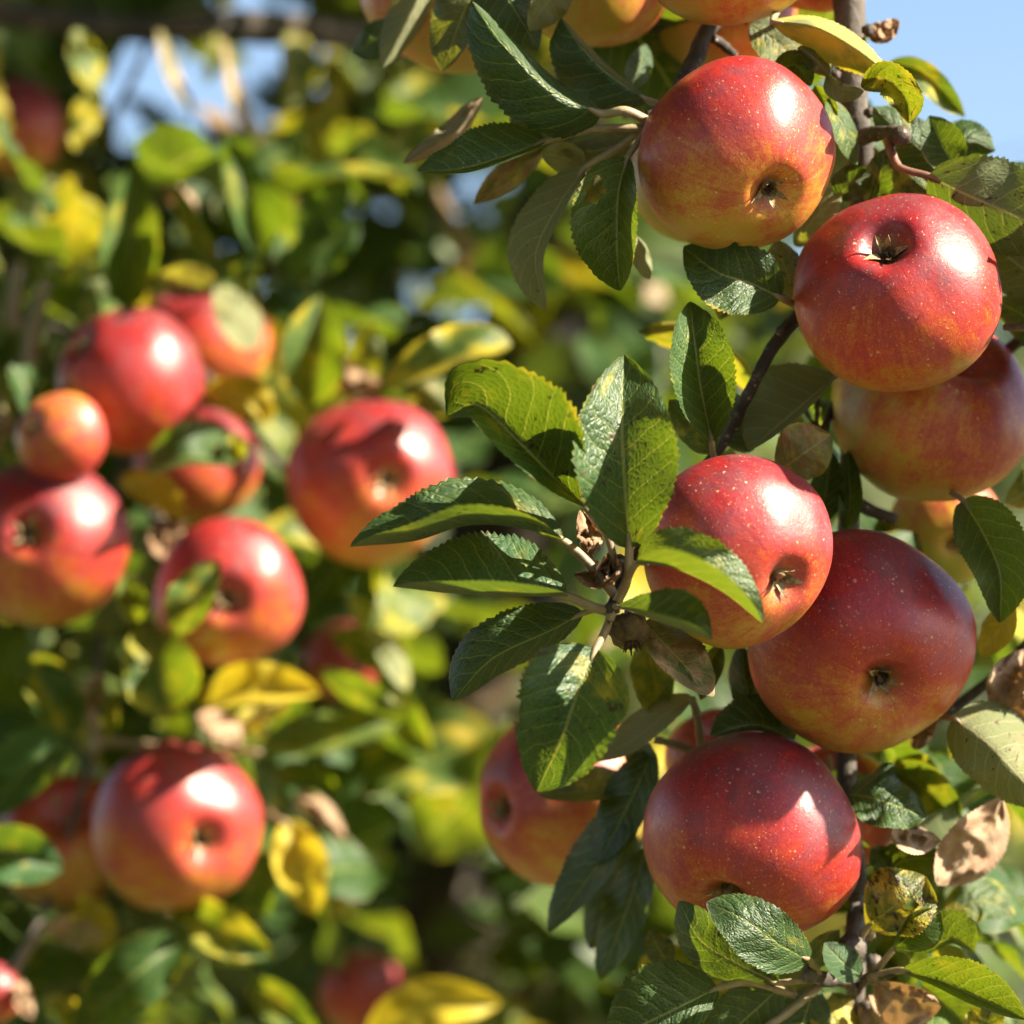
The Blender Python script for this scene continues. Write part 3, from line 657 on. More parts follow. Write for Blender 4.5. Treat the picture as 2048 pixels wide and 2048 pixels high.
L([(1752, 1895, 90), (1820, 1930, 86), (1890, 1970, 90)], 66, 60, -20, -14, tint='lime', yel=0.42)
L([(1836, 1965, 70), (1900, 2020, 60), (1970, 2090, 60)], 50, 60, -12, -20, tint='mid', yel=0.15)
L([(1930, 2080, 40), (1970, 2040, 36), (1985, 1990, 40)], 40, 40, 8, -12, tint='olive', yel=0.4, dry=0.22, spots=1.0)
L([(1622, 1924, 10), (1560, 1890, -22), (1490, 1840, -30), (1413, 1804, -22)], 70, 62, -4, 8, pk=0.46, tint='dark', yel=0.08, spots=0.4, stalk=[(1640, 1956, 20)], sr=7)
L([(1556, 1966, 14), (1480, 1930, 2), (1400, 1880, -6), (1358, 1802, 0)], 52, 74, 14, -12, pk=0.48, tint='dark', stalk=[(1625, 1958, 18)], sr=6)
L([(1436, 1976, 8), (1340, 2024, -2), (1212, 2085, 0)], 60, 116, -8, -10, pk=0.46, tint='dark', stalk=[(1590, 1990, 22), (1500, 1965, 12)], sr=7)
L([(1340, 1930, 40), (1315, 1895, 40), (1300, 1860, 46)], 30, 34, 0, 0, tint='olive', yel=0.2)
L([(1560, 1975, 34), (1500, 2030, 30), (1410, 2110, 30)], 64, 70, 8, -8, tint='dark')
L([(1630, 1975, 44), (1600, 2060, 40), (1560, 2160, 40)], 60, 66, 8, -8, tint='dark', yel=0.1)
L([(1648, 1985, 56), (1668, 2040, 50), (1700, 2120, 50)], 62, 50, 10, -10, tint='lime', yel=0.5, dry=0.30, label='leaf turning yellow, orange and brown')
L([(1724, 1950, 24), (1690, 1930, 10), (1648, 1886, 10)], 34, 38, -24, 6, tint='teal')
L([(1600, 1940, 40), (1640, 1900, 40), (1680, 1860, 44)], 26, 30, -10, 6, tint='lime', yel=0.2)
# --- left of the uppermost sharp apple
L([(1206, 228, 4), (1110, 186, -8), (1014, 96, -10), (945, 3, 4)], 98, 26, 14, 22, pk=0.42, tint='dark', yel=0.03, stalk=[(1300, 245, 8), (1250, 222, 2)], sr=9)
L([(1298, 202, 20), (1220, 150, 18), (1160, 90, 20), (1122, 36, 26)], 84, 14, 12, 20, pk=0.52, tint='dark', stalk=[(1316, 210, 14)], sr=7)
L([(1092, 282, 14), (1000, 316, 8), (920, 338, 6), (835, 343, 10)], 12, 76, -14, 10, pk=0.44, tint='dark', yel=0.05, stalk=[(1292, 256, 12), (1190, 258, 10)], sr=7)
L([(1172, 334, 20), (1118, 410, 14), (1072, 510, 14), (1092, 620, 18)], 18, 66, -10, 16, pk=0.50, flip=True, tint='olive', yel=0.05, spots=0.2, stalk=[(1296, 250, 14), (1240, 292, 16)], sr=7, label='olive leaf hanging with its underside showing')
L([(1256, 314, 0), (1238, 380, -8), (1234, 480, -12), (1240, 582, -6)], 44, 98, -32, -12, pk=0.48, tint='mid', yel=0.05, spots=0.25, hole=(0.28, 0.58, 0.20), stalk=[(1300, 250, 10), (1278, 282, 4)], sr=6, label='green leaf with a bitten hole')
L([(1168, 336, 40), (1130, 315, 36), (1080, 306, 40)], 32, 34, 10, -10, flip=True, tint='grey')
L([(1086, 300, 60), (1020, 350, 60), (948, 408, 66)], 26, 34, 10, -10, tint='olive', yel=0.45, dry=0.42)
L([(965, 196, 70), (900, 268, 66), (806, 328, 70)], 20, 26, 24, 10, flip=True, tint='grey', dry=0.5)
L([(862, -70, 80), (828, 20, 74), (766, 134, 72)], 30, 52, 14, 20, flip=True, tint='grey', dry=0.25)
L([(778, 40, 90), (750, 80, 90), (706, 108, 96)], 40, 34, -10, 10, tint='teal')
L([(968, -40, 44), (930, 20, 40), (884, 142, 44)], 40, 66, -10, 10, pk=0.4, tint='olive', yel=0.05)
L([(985, -60, 30), (1030, 20, 26), (1078, 98, 30)], 44, 76, 12, 10, tint='dark', yel=0.1)
L([(1140, -40, 26), (1090, 10, 20), (1060, 62, 24)], 46, 30, 14, -14, flip=True, tint='grey', dry=0.2)
L([(1266, 176, 60), (1280, 130, 60), (1292, 88, 66)], 30, 28, -10, 10, tint='teal')
L([(1284, 268, 34), (1200, 300, 30), (1120, 300, 34)], 34, 30, 10, 10, flip=True, tint='olive', yel=0.2)
L([(1250, 312, 46), (1200, 350, 44), (1160, 410, 46)], 44, 40, 10, 10, tint='olive', yel=0.4, dry=0.2)
L([(1120, 290, 50), (1090, 270, 50), (1020, 230, 60)], 44, 30, 10, 10, tint='dark', yel=0.1)
L([(1262, 470, 40), (1276, 500, 40), (1300, 560, 46)], 20, 22, 10, -10, flip=True, tint='grey')
# --- round the top of the stem
L([(1544, 42, 6), (1630, 54, -4), (1710, 96, -6), (1778, 148, 4)], 26, 58, 26, 30, pk=0.52, flip=True, tint='lime', yel=0.55, stalk=[(1690, -40, 52), (1590, -10, 30)], sr=6, label='bright yellow leaf lit from behind')
L([(1722, 176, 10), (1770, 158, 2), (1812, 200, 0), (1818, 246, 4)], 42, 38, -20, -14, pk=0.5, tint='lime', yel=0.38, spots=0.8, wave=2.0)
L([(1598, 94, 18), (1630, 118, 12), (1660, 152, 14)], 28, 26, 16, 14, flip=True, tint='grey', wave=2.0)
L([(1548, 150, 30), (1590, 130, 24), (1622, 172, 20)], 32, 20, -10, -14, tint='lime', yel=0.1)
L([(1500, 50, 44), (1560, 90, 40), (1606, 140, 40)], 48, 46, 8, -8, tint='olive', yel=0.2)
L([(1655, 150, 20), (1680, 176, 10), (1728, 182, 10)], 12, 30, 8, -10, flip=True, tint='olive', yel=0.1)
L([(1782, 122, 110), (1850, 150, 104), (1930, 234, 110)], 28, 34, -10, -20, tint='teal', yel=0.3, label='soft leaf with dark upper half and yellow lower half against the sky')
L([(1730, 60, 60), (1765, 62, 56), (1800, 40, 60)], 22, 26, 10, -10, tint='olive', dry=0.9, wave=2.0)
L([(1905, 332, 40), (1830, 290, 34), (1746, 214, 40)], 50, 54, 10, 10, tint='dark', yel=0.1)
L([(1912, 340, 30), (1884, 290, 24), (1858, 232, 30)], 46, 50, -8, -8, tint='dark', yel=0.05, spots=0.6)
L([(1858, 352, 8), (1930, 388, 4), (2050, 440, 6), (2150, 486, 10)], 102, 96, -6, 18, pk=0.44, flip=True, tint='dark', spots=0.7, stalk=[(1784, 305, 14), (1800, 335, 10)], sr=7, sm=M_STALKR)
L([(2120, 600, 40), (2050, 540, 34), (1968, 480, 40)], 70, 74, 10, 10, flip=True, tint='olive', spots=0.4)
L([(1672, 396, 40), (1704, 366, 34), (1746, 348, 36)], 40, 36, -10, 10, tint='teal')
L([(1740, 410, 44), (1760, 350, 36), (1770, 296, 40)], 34, 34, 10, -10, tint='dark', yel=0.1)
L([(1590, 492, 40), (1630, 436, 34), (1684, 380, 38)], 26, 36, 10, -10, flip=True, tint='grey')
L([(1656, 196, 30), (1690, 260, 26), (1712, 336, 32)], 24, 28, 10, -12, tint='mid', yel=0.2)
L([(1630, 170, 36), (1650, 210, 34), (1668, 262, 40)], 24, 26, -10, -10, tint='lime', yel=0.15)
L([(1790, 330, 40), (1830, 360, 36), (1880, 400, 40)], 30, 44, 10, 10, tint='dark', yel=0.3)
L([(1500, 470, 50), (1480, 520, 50), (1440, 640, 60)], 44, 44, 10, 10, tint='olive', yel=0.4)
L([(1870, 330, 50), (1930, 280, 46), (1990, 300, 50)], 44, 48, 10, 10, tint='dark', yel=0.1)
L([(1900, 420, 60), (1980, 400, 56), (2070, 330, 60)], 60, 60, 10, 10, tint='dark', yel=0.15)
L([(2120, 700, 60), (2060, 640, 56), (1990, 600, 60)], 50, 54, 10, -10, tint='green', yel=0.2)
L([(2110, 860, 110), (2080, 960, 110), (2010, 1010, 110)], 54, 50, 10, -10, tint='mid', yel=0.3)
L([(2000, 1500, 90), (2030, 1420, 90), (2080, 1380, 90)], 40, 44, 10, -10, tint='olive', dry=0.8, wave=2.5)
L([(1890, 1830, 90), (1960, 1800, 90), (2030, 1830, 96)], 48, 44, 10, -10, tint='mid', yel=0.3)
L([(1830, 1500, 70), (1850, 1440, 70), (1880, 1400, 76)], 26, 30, 10, -10, tint='olive', dry=0.7, wave=2.5)
L([(1790, 1640, 40), (1830, 1672, 36), (1880, 1680, 40)], 22, 40, 10, -16, flip=True, tint='grey', dry=0.7, wave=2.5)
# --- below the rosette, a little behind
L([(1384, 1394, 60), (1330, 1430, 54), (1250, 1490, 56), (1165, 1522, 64)], 24, 44, -20, 14, flip=True, tint='grey', dry=0.3, label='pale curled leaf')
L([(1266, 1576, 90), (1180, 1584, 84), (1078, 1592, 90)], 20, 56, -20, 10, tint='olive', yel=0.3)
L([(1296, 1588, 80), (1210, 1710, 74), (1100, 1862, 84)], 34, 66, -14, 14, tint='dark', label='long dark leaf hanging beside the large lower apple')
L([(1306, 1500, 74), (1262, 1600, 68), (1196, 1730, 72)], 44, 60, -10, 14, tint='dark', yel=0.05)
L([(1290, 1280, 70), (1310, 1360, 66), (1320, 1440, 70)], 40, 50, -10, -16, tint='lime', yel=0.4)
L([(1440, 1290, 50), (1420, 1330, 46), (1400, 1400, 50)], 30, 20, -12, -10, tint='lime', yel=0.3)
L([(1510, 1440, 50), (1490, 1360, 44), (1482, 1290, 48)], 36, 40, 10, 10, tint='dark')
L([(1590, 1480, 44), (1510, 1450, 30), (1420, 1472, 30)], 12, 66, 0, 20, tint='dark', yel=0.1)
L([(1300, 1540, 80), (1276, 1500, 80), (1262, 1470, 84)], 34, 30, 10, -14, tint='mid', yel=0.1)
L([(1250, 1640, 120), (1230, 1760, 116), (1180, 1900, 120)], 50, 56, 10, 10, tint='dark')
L([(1290, 1700, 90), (1260, 1800, 90), (1200, 1960, 100)], 46, 50, -10, 10, tint='dark', yel=0.1)
# --- unseen leaves added on the branch's sunny side to shade the apples
SHADE_LEAVES = [((2150, 760), (2290, 720), 90, 0), ((2210, 900), (2330, 800), 95, -20), ((2240, 830), (2180, 700), 80, 20), ((2260, 900), (2370, 820), 95, -10),
       ((2150, 640), (2240, 540), 80, 35),
       ((2290, 470), (2400, 370), 95, 40), ((2350, 400), (2300, 270), 85, 60), ((2380, 500), (2500, 420), 95, 50), ((2310, 560), (2420, 500), 80, 20), ((2200, 330), (2350, 450), 70, -40), ((2270, 480), (2400, 380), 100, 10), ((2220, 420), (2320, 290), 90, 4), ((2370, 500), (2480, 430), 95, 16), ((2230, 520), (2330, 470), 70, 22)]
for (bx, by), (tx, ty), wd, z in SHADE_LEAVES:
    L([(bx, by, z), ((bx + tx) / 2 + 12, (by + ty) / 2 - 14, z - 12), (tx, ty, z)], wd * 0.8, wd * 0.8, -14, -10, tint='green', yel=0.1, fine=False)

# --- dense leaves in the shade behind the apples
rnd = random.Random(21)
TM = []
for k_ in range(10):
    V, F, UV = template_leaf(k_, rnd); TM.append(mesh('leaf', V, F, UV)); TM[-1].materials.append(M_SOFT)
def rand_leaf(parent, x, y, z, rnd, size=None, pal=None, up=None):
    o = bpy.data.objects.new('leaf', rnd.choice(TM)); COL.objects.link(o)
    o.parent = parent; o.location = P(x, y, z) - WORLD[parent.name]
    d = Vector((rnd.gauss(0, 1), rnd.gauss(0, 1), rnd.gauss(-0.15, 0.7))).normalized()
    nrm = Vector((rnd.gauss(0.35, 0.6), rnd.gauss(-0.35, 0.6), rnd.gauss(0.7, 0.5)))
    zax = (nrm - d * nrm.dot(d)).normalized(); xax = d.cross(zax)
    o.rotation_mode = 'QUATERNION'; o.rotation_quaternion = Matrix((xax, d, zax)).transposed().to_quaternion()
    s = size or rnd.uniform(0.050, 0.082); o.scale = (s * rnd.uniform(0.85, 1.15), s, s)
    t = rnd.random(); pal = pal or (0.40, 0.66, 0.82, 0.92)
    if t < pal[0]: leaf_props(o, rnd.choice(('dark', 'green', 'green')), rnd.uniform(0, 0.15), 0, rnd.choice((0, 0.3)))
    elif t < pal[1]: leaf_props(o, 'mid', rnd.uniform(0.1, 0.35), rnd.choice((0, 0.15)))
    elif t < pal[2]: leaf_props(o, 'lime', rnd.uniform(0.3, 0.6), 0)
    elif t < pal[3]: leaf_props(o, 'lime', rnd.uniform(0.7, 1.0), rnd.choice((0, 0.1)))
    else: leaf_props(o, 'grey', 0.2, rnd.uniform(0.5, 0.8))
    return o
for cx, cy, cz in ((2430, 715, 6), (2475, 315, 10)):        # two unseen leafy tufts, added to shade the right-hand apples
    for k_ in range(34):
        a_ = rnd.uniform(0, 6.28); r_ = 190 * rnd.random() ** 0.5
        x_ = cx + r_ * math.cos(a_)
        y_ = cy + r_ * math.sin(a_)
        if x_ < 2310 or y_ > 2.0 * cy + 0.58 * x_ - 2000 and cy > 600 and y_ > 860: continue
        rand_leaf(br, x_, y_, cz + rnd.uniform(-26, 26), rnd, size=0.052, pal=(0.6, 0.9, 1.0, 1.0))
for k_ in range(46):
    y = rnd.uniform(-60, 2100); x = 1690 + rnd.gauss(0, 150)
    if x > 1760 and y < 330: continue
    if x > 1950 or (1400 < x < 1560 and 560 < y < 900): continue
    rand_leaf(br, x, y, rnd.uniform(85, 190), rnd, pal=(0.55, 0.8, 0.9, 0.95))

for k_ in range(22):
    y = rnd.uniform(980, 2060); x = rnd.uniform(1840, 2120)
    rand_leaf(br, x, y, rnd.uniform(120, 260), rnd, size=rnd.uniform(0.04, 0.062), pal=(0.5, 0.8, 0.88, 0.93))
# ================================================================== APPLES OF THE SHARP BRANCH
G1 = 'ripe apples on the sharp branch'
A = apple
A('red apple with yellow lower side, uppermost of those fully in view', 1477, 312, 199, -4, (0.36, -0.50, 0.79), G1, red=0.52, gdir=(0.1, 0.9, 0.1), spread=0.36)
A('shiny red apple whose cracked brown eye faces up, under the stubby spur', 1793, 580, 209, 4, (-0.22, 0.50, 0.84), G1, red=0.60, gdir=(0.0, 0.85, 0.5), spread=0.44, flat=0.86, cavd=0.30)
A('dull orange-red apple tucked beneath the apple with the cracked eye', 1863, 822, 204, 70, (-0.3, -0.75, -0.55), G1, red=0.40, gdir=(0.75, 0.5, 0.2), spread=0.30)
A('bright red apple partly covered by the leaf rosette', 1480, 1100, 195, -30, (0.50, -0.36, 0.79), G1, red=0.63, gdir=(0.15, 0.9, 0.1), spread=0.36)
A('deep red shaded apple with dark star-shaped eye facing the viewer', 1724, 1286, 226, 28, (0.17, -0.40, 0.90), G1, red=0.64, gdir=(0.2, 0.9, 0.1), spread=0.38, cavd=0.28)
A('largest dark red apple, lowest on the branch, with leaves across its bottom', 1507, 1680, 224, 30, (-0.34, -0.60, 0.72), G1, red=0.68, gdir=(0.35, 0.85, 0.2), spread=0.34, cavd=0.28)
A('orange-red apple cut off by the top edge above the uppermost full apple', 1456, -128, 197, 20, (0.1, -0.85, -0.3), G1, red=0.47, gdir=(0.2, 0.7, 0.2), spread=0.30)
A('yellow apple behind leaves at the top edge', 1178, -74, 180, 92, (-0.3, -0.6, -0.6), G1, red=0.22, gdir=(0.9, 0.4, 0.1), spread=0.26)
A('orange apple behind hanging leaves at the top, leftmost of the top row', 902, -42, 188, 120, (0.2, -0.3, -0.9), G1, red=0.28, gdir=(-0.6, 0.8, 0.1), spread=0.34)
A('shaded brownish orange apple behind the dark twig at the top', 1450, 20, 150, 120, (0.2, -0.8, -0.4), G1, red=0.34)
A('yellow-orange apple showing only a sliver behind the uppermost full apple', 1430, 335, 172, 84, (0.2, -0.5, -0.8), G1, red=0.25)
A('half-hidden red and yellow apple with a green mark, behind the round leaf', 1124, 1594, 182, 215, (-0.80, -0.12, 0.52), G1, red=0.50, gdir=(-0.5, 0.8, 0.1), spread=0.44)
A('small orange apple peeping out behind the right leaf', 1893, 1058, 116, 140, (0.1, -0.3, 0.9), G1, red=0.26, gdir=(0.2, 0.9, 0), spread=0.30)
A('salmon-red apple glimpsed behind the stem beside the largest apple', 1664, 1618, 136, 120, (0, -0.7, -0.7), G1, red=0.52)
A('pink apple sliver behind dark leaves above the largest apple', 1440, 1520, 110, 130, (0, -0.7, -0.7), G1, red=0.46)
A('pink apple sliver beside the stem at the top edge', 1628, -62, 98, 90, (0, -0.7, -0.7), G1, red=0.60)

# small dried fruitlet below the rosette
def fruitlet():
    c = P(1258, 1262, -34); root = thing('dried_fruitlet', 'small shrivelled brown fruitlet hanging under the leaf rosette', 'dried fruit', c)
    r = 38 * PXM(12); V = []; F = []; nu, nv = 30, 18
    ax = cs((0.15, -0.8, 0.5)).normalized().to_track_quat('Z', 'Y').to_matrix()
    for i in range(nv + 1):
        for j in range(nu):
            th = math.pi * i / nv; ph = 2 * math.pi * j / nu
            d = Vector((math.sin(th) * math.cos(ph), math.sin(th) * math.sin(ph), math.cos(th) * 0.95 - 0.25 * math.exp(-(th / .4) ** 2)))
            wr = 1 + 0.10 * math.sin(ph * 9 + 2 * mnoise.noise(d * 2)) * math.sin(th) + 0.12 * mnoise.noise(d * 2.5)
            V.append(ax @ (d * r * wr))
    for i in range(nv):
        for j in range(nu): F.append((i * nu + j, (i + 1) * nu + j, (i + 1) * nu + (j + 1) % nu, i * nu + (j + 1) % nu))
    link('skin', mesh('skin', V, F), M_MUMMY, c, root)
    V = []; F = []
    for q in range(9):
        a0 = q * 0.7; p0 = Vector((0.2 * math.cos(a0), 0.2 * math.sin(a0), 0.62)) * r; p1 = Vector((0.5 * math.cos(a0), 0.5 * math.sin(a0), 1.12 + 0.1 * math.sin(q * 3))) * r
        Vt, Ft = tube([ax @ p0, ax @ p1], [0.10 * r, 0.03 * r], 3, 5); b = len(V); V += Vt; F += [tuple(b + i for i in f) for f in Ft]
    link('calyx', mesh('calyx', V, F), M_STAMEN, c, root)
    Vt, Ft = tube([ax @ Vector((0, 0, -0.8)) * r, ax @ Vector((0.1, 0.2, -1.6)) * r], [0.14 * r, 0.12 * r], 4, 6)
    link('stalk', mesh('stalk', Vt, Ft), M_STALK, c, root)
fruitlet()

# ================================================================== THE SOFT BRANCH AT THE LEFT
bl = thing('apple_branch', 'blurred branch at the left with a cluster of red apples and yellowing leaves', 'branch', P(420, 600, 470))
ZL = 380
def tl(pts, rad, mat=None, seed=1): return make_tube('twig', pts, rad, mat or M_BARK, bl, 8 * (len(pts) - 1), 8, 0.25, seed)
make_tube('stem', [(-260, 560, 600), (-60, 610, 560), (110, 660, 510), (250, 690, 490), (240, 960, 470), (200, 1300, 460), (190, 1480, 420), (110, 1760, 450), (30, 1960, 400), (-40, 2160, 400)],
          [10, 10, 9, 9, 8, 8, 8, 8, 8, 7], M_BARK, bl, 80, 9, 0.2, 4)
tl([(240, 960, 470), (300, 1010, 420), (330, 1080, 400)], [12, 14, 18], seed=31)
tl([(250, 640, 480), (420, 760, 440), (520, 880, 430), (600, 960, 420), (700, 980, 440)], [11, 10, 9, 9, 9], seed=32)
tl([(190, 1480, 400), (300, 1490, 390), (440, 1500, 390), (520, 1505, 380)], [10, 8, 7, 6], M_STALK, seed=33)
tl([(92, 1850, 380), (50, 1905, 375), (14, 1960, 370)], [11, 11, 11], M_STALK, seed=34)
tl([(178, 1440, 390), (176, 1380, 380), (196, 1345, 380)], [16, 13, 9], M_STALK, seed=35)
tl([(190, 1500, 385), (200, 1470, 380), (170, 1420, 378)], [14, 12, 8], M_STALK, seed=36)
tl([(358, 1270, 330), (392, 1232, 325), (436, 1192, 322)], [6, 5, 5], M_STALK, seed=37)
tl([(270, 2012, 370), (310, 1972, 366), (358, 1924, 366)], [8, 7, 6], M_STALK, seed=38)
tl([(520, 1610, 400), (548, 1632, 398), (578, 1652, 396)], [6, 6, 6], M_STALK, seed=39)
tl([(62, 735, 430), (66, 660, 430), (92, 560, 436)], [15, 15, 12], M_STALK, seed=40)
tl([(30, 660, 430), (28, 600, 432), (36, 530, 440)], [14, 14, 12], M_STALK, seed=41)
def LL(mid, wl, wr, zl=-22, zr=-22, dz=ZL, **k):
    k.setdefault('fine', False); k.setdefault('wave', 2.2)
    return leaf(bl, [(x, y, dz + (p[0] if p else 0)) for x, y, *p in mid], wl, wr, zl, zr, **k)
LL([(250, 622), (262, 500, -15), (272, 326)], 66, 58, -30, -26, dz=420, tint='mid', yel=0.12)
LL([(520, 512), (495, 400, -15), (450, 268)], 40, 62, -50, -10, dz=440, tint='green', yel=0.1)
LL([(440, 512), (395, 450), (352, 366)], 32, 14, -20, -20, dz=430, tint='lime', yel=0.25, flip=True)
LL([(392, 430), (360, 390), (322, 366)], 26, 20, 10, 10, dz=450, tint='grey', dry=0.6, flip=True)
LL([(318, 60), (346, 150), (392, 236)], 15, 14, 20, -16, dz=600, tint='olive', yel=0.4, dry=0.42, flip=True)
LL([(446, 75), (478, 210), (560, 325)], 17, 16, 18, -16, dz=600, tint='olive', yel=0.3, dry=0.45, flip=True)
LL([(150, 60), (176, 130), (190, 200)], 34, 34, 10, -10, dz=520, tint='lime', yel=0.4)
LL([(200, 180), (170, 240), (150, 300)], 30, 34, 10, -10, dz=520, tint='lime', yel=0.5)
LL([(580, 60), (600, 150), (560, 220)], 40, 40, 10, -10, dz=640, tint='olive', yel=0.3)
LL([(420, 60), (430, 110), (410, 170)], 18, 18, 10, -10, dz=640, tint='olive', yel=0.3)
LL([(560, 460), (570, 400), (580, 330)], 30, 26, 10, 10, dz=560, tint='olive', dry=0.5)
LL([(430, 560), (370, 556, -10), (312, 560)], 26, 30, 20, -20, dz=400, tint='grey', dry=0.35, flip=True)
LL([(510, 700), (474, 630, -10), (430, 572)], 46, 44, -14, 20, dz=410, tint='grey', yel=0.15, flip=True)
LL([(450, 600), (480, 560), (520, 520)], 34, 30, -20, -20, dz=430, tint='mid', yel=0.1)
LL([(628, 812), (632, 700, -16), (640, 590)], 74, 64, -46, -26, dz=400, tint='mid', yel=0.25)
LL([(90, 860), (60, 790), (20, 730)], 30, 52, -20, 10, dz=370, tint='green', yel=0.1)
LL([(-30, 900), (4, 850), (10, 780)], 20, 26, 10, 10, dz=360, tint='grey', dry=0.5, flip=True)
LL([(548, 836), (488, 796, -10), (408, 776)], 46, 48, -10, -10, dz=400, tint='lime', yel=0.8)
LL([(470, 928, 0), (380, 912, -30), (292, 946, -20)], 18, 76, -30, 6, dz=370, tint='green', yel=0.12)
LL([(476, 925), (474, 895), (470, 862)], 22, 22, -12, -12, dz=360, tint='lime', yel=0.5)
LL([(240, 960), (310, 985, -10), (370, 1040)], 44, 34, -16, 10, dz=390, tint='lime', yel=0.85, dry=0.2, wave=2.0)
LL([(372, 1040), (330, 1070), (290, 1110)], 24, 30, -12, 14, dz=390, tint='olive', dry=0.85, wave=2.0)
LL([(300, 1060), (320, 1080), (345, 1120)], 24, 26, 10, -14, dz=380, tint='grey', dry=0.7, wave=2.0)
LL([(352, 1272, 0), (392, 1210, -20), (438, 1124, -10)], 66, 30, -30, -14, dz=300, tint='mid', yel=0.25)
LL([(274, 1246), (262, 1200, -10), (252, 1142)], 30, 34, -20, -20, dz=340, tint='lime', yel=0.1)
LL([(350, 1436), (320, 1350, -16), (282, 1246)], 80, 84, -22, -20, dz=350, tint='mid', yel=0.30)
LL([(150, 1470), (104, 1390, -10), (44, 1306)], 50, 66, -16, -16, dz=370, tint='green', yel=0.30)
LL([(398, 1412), (500, 1385, -14), (642, 1388)], 66, 22, -14, -26, dz=360, tint='lime', yel=0.95)
LL([(450, 1466), (510, 1430), (584, 1398)], 22, 30, 10, 10, dz=380, tint='lime', yel=0.9, dry=0.2, flip=True)
LL([(520, 1504), (640, 1494, -14), (798, 1454)], 76, 14, 20, -20, dz=430, tint='lime', yel=0.2)
LL([(806, 1446), (730, 1400), (640, 1340)], 26, 40, 10, -10, dz=390, tint='mid', yel=0.15)
LL([(812, 1380), (760, 1270), (690, 1186)], 26, 34, -10, 10, dz=420, tint='grey', yel=0.2, flip=True)
LL([(860, 1520), (800, 1420), (760, 1300)], 36, 40, -20, -10, dz=450, tint='mid', yel=0.25)
LL([(780, 1340), (720, 1290), (660, 1270)], 34, 40, -10, -10, dz=430, tint='lime', yel=0.35)
LL([(476, 1500), (440, 1460), (392, 1428)], 24, 40, -10, 10, dz=360, tint='grey', dry=0.6, flip=True)
LL([(214, 1480), (220, 1430), (228, 1390)], 22, 22, -12, -12, dz=350, tint='lime', yel=0.35)
LL([(180, 1420), (190, 1400), (206, 1350)], 18, 20, -12, -12, dz=360, tint='grey', dry=0.5)
LL([(136, 1486), (70, 1520, -12), (-40, 1640)], 56, 78, -16, -26, dz=340, tint='teal', yel=0.08)
LL([(-60, 1690), (30, 1710, -12), (126, 1738)], 64, 66, -16, -30, dz=320, tint='teal', yel=0.12)
LL([(430, 1850), (490, 1790, -8), (528, 1700)], 60, 62, -16, -22, dz=400, tint='green', yel=0.2)
LL([(345, 1800), (430, 1860, -12), (545, 1912)], 56, 48, -16, -16, dz=370, tint='mid', yel=0.35)
LL([(576, 1640), (600, 1730, -10), (630, 1832)], 58, 54, -10, -14, dz=400, tint='lime', yel=1.0)
LL([(545, 1545), (610, 1556), (684, 1592)], 34, 28, -16, -10, dz=450, tint='lime', yel=0.15)
LL([(590, 1590), (640, 1620), (694, 1684)], 24, 26, 14, 10, dz=420, tint='grey', dry=0.6, flip=True)
LL([(364, 1880, 0), (270, 1950, -16), (150, 2070, 0)], 74, 76, -20, -20, dz=350, tint='green', yel=0.18)
LL([(208, 1874), (150, 1860, -8), (88, 1846)], 40, 28, 14, -12, dz=360, tint='grey', dry=0.45, flip=True)
LL([(210, 1900), (190, 1850), (160, 1790)], 40, 44, -10, -10, dz=420, tint='lime', yel=0.85)
LL([(320, 1900), (270, 1830), (230, 1740)], 60, 64, 10, 10, dz=440, tint='olive', yel=0.2)
LL([(735, 2070), (860, 2010, -12), (1004, 2008)], 62, 52, -14, -10, dz=420, tint='lime', yel=1.0)
LL([(500, 1960), (560, 2010), (640, 2080)], 40, 44, -14, -10, dz=430, tint='mid', yel=0.3)
LL([(130, 2000), (170, 2050), (230, 2100)], 40, 44, -14, -10, dz=360, tint='lime', yel=0.6)
LL([(40, 1960), (52, 2000), (64, 2040)], 14, 26, 10, -10, dz=330, tint='grey', dry=0.7, flip=True)
LL([(1024, 690), (930, 706, -16), (756, 786)], 20, 66, -26, 14, dz=300, tint='mid', yel=0.45, dry=0.10)
LL([(900, 830), (840, 770), (780, 760)], 44, 44, 10, 10, dz=360, tint='olive', yel=0.2)
LL([(760, 770), (700, 760), (650, 700)], 30, 30, 10, 10, dz=420, tint='grey', dry=0.6)
LL([(700, 1120), (640, 1180), (600, 1260)], 44, 50, -10, -20, dz=430, tint='dark')
LL([(830, 1110), (760, 1180), (720, 1260)], 50, 60, 10, 10, dz=440, tint='dark')
LL([(560, 560), (640, 500), (720, 440)], 50, 54, 20, -10, dz=465, tint='dark')  # this leaf and the next added to shade the rear dark red apple
LL([(600, 470), (650, 420), (690, 350)], 50, 50, 20, -10, dz=470, tint='dark')
LL([(680, 800), (720, 730), (740, 640)], 40, 44, 20, -10, dz=455, tint='olive')  # leaf added to shade the red-brown apple to its lower left
def clear(x, y):
    return any(math.hypot(x - a, y - b) < r for a, b, r in ((30, 255, 150), (690, 1325, 160), (724, 1985, 200), (880, 214, 90)))
rnd = random.Random(99)
n = 0
while n < 120:
    x = rnd.uniform(-140, 900); y = rnd.uniform(330, 2150)
    if clear(x, y): continue
    if (x > 620 and y < 1050): continue
    rand_leaf(bl, x, y, rnd.uniform(430, 640), rnd, size=rnd.uniform(0.055, 0.088), pal=(0.46, 0.82, 0.93, 0.985)); n += 1
LL([(280, 1580), (310, 1530), (350, 1470)], 50, 54, 20, -10, dz=462, tint='dark')  # leaf added on the sun side to shade the low orange apple
G2 = 'blurred apples on the left branch'
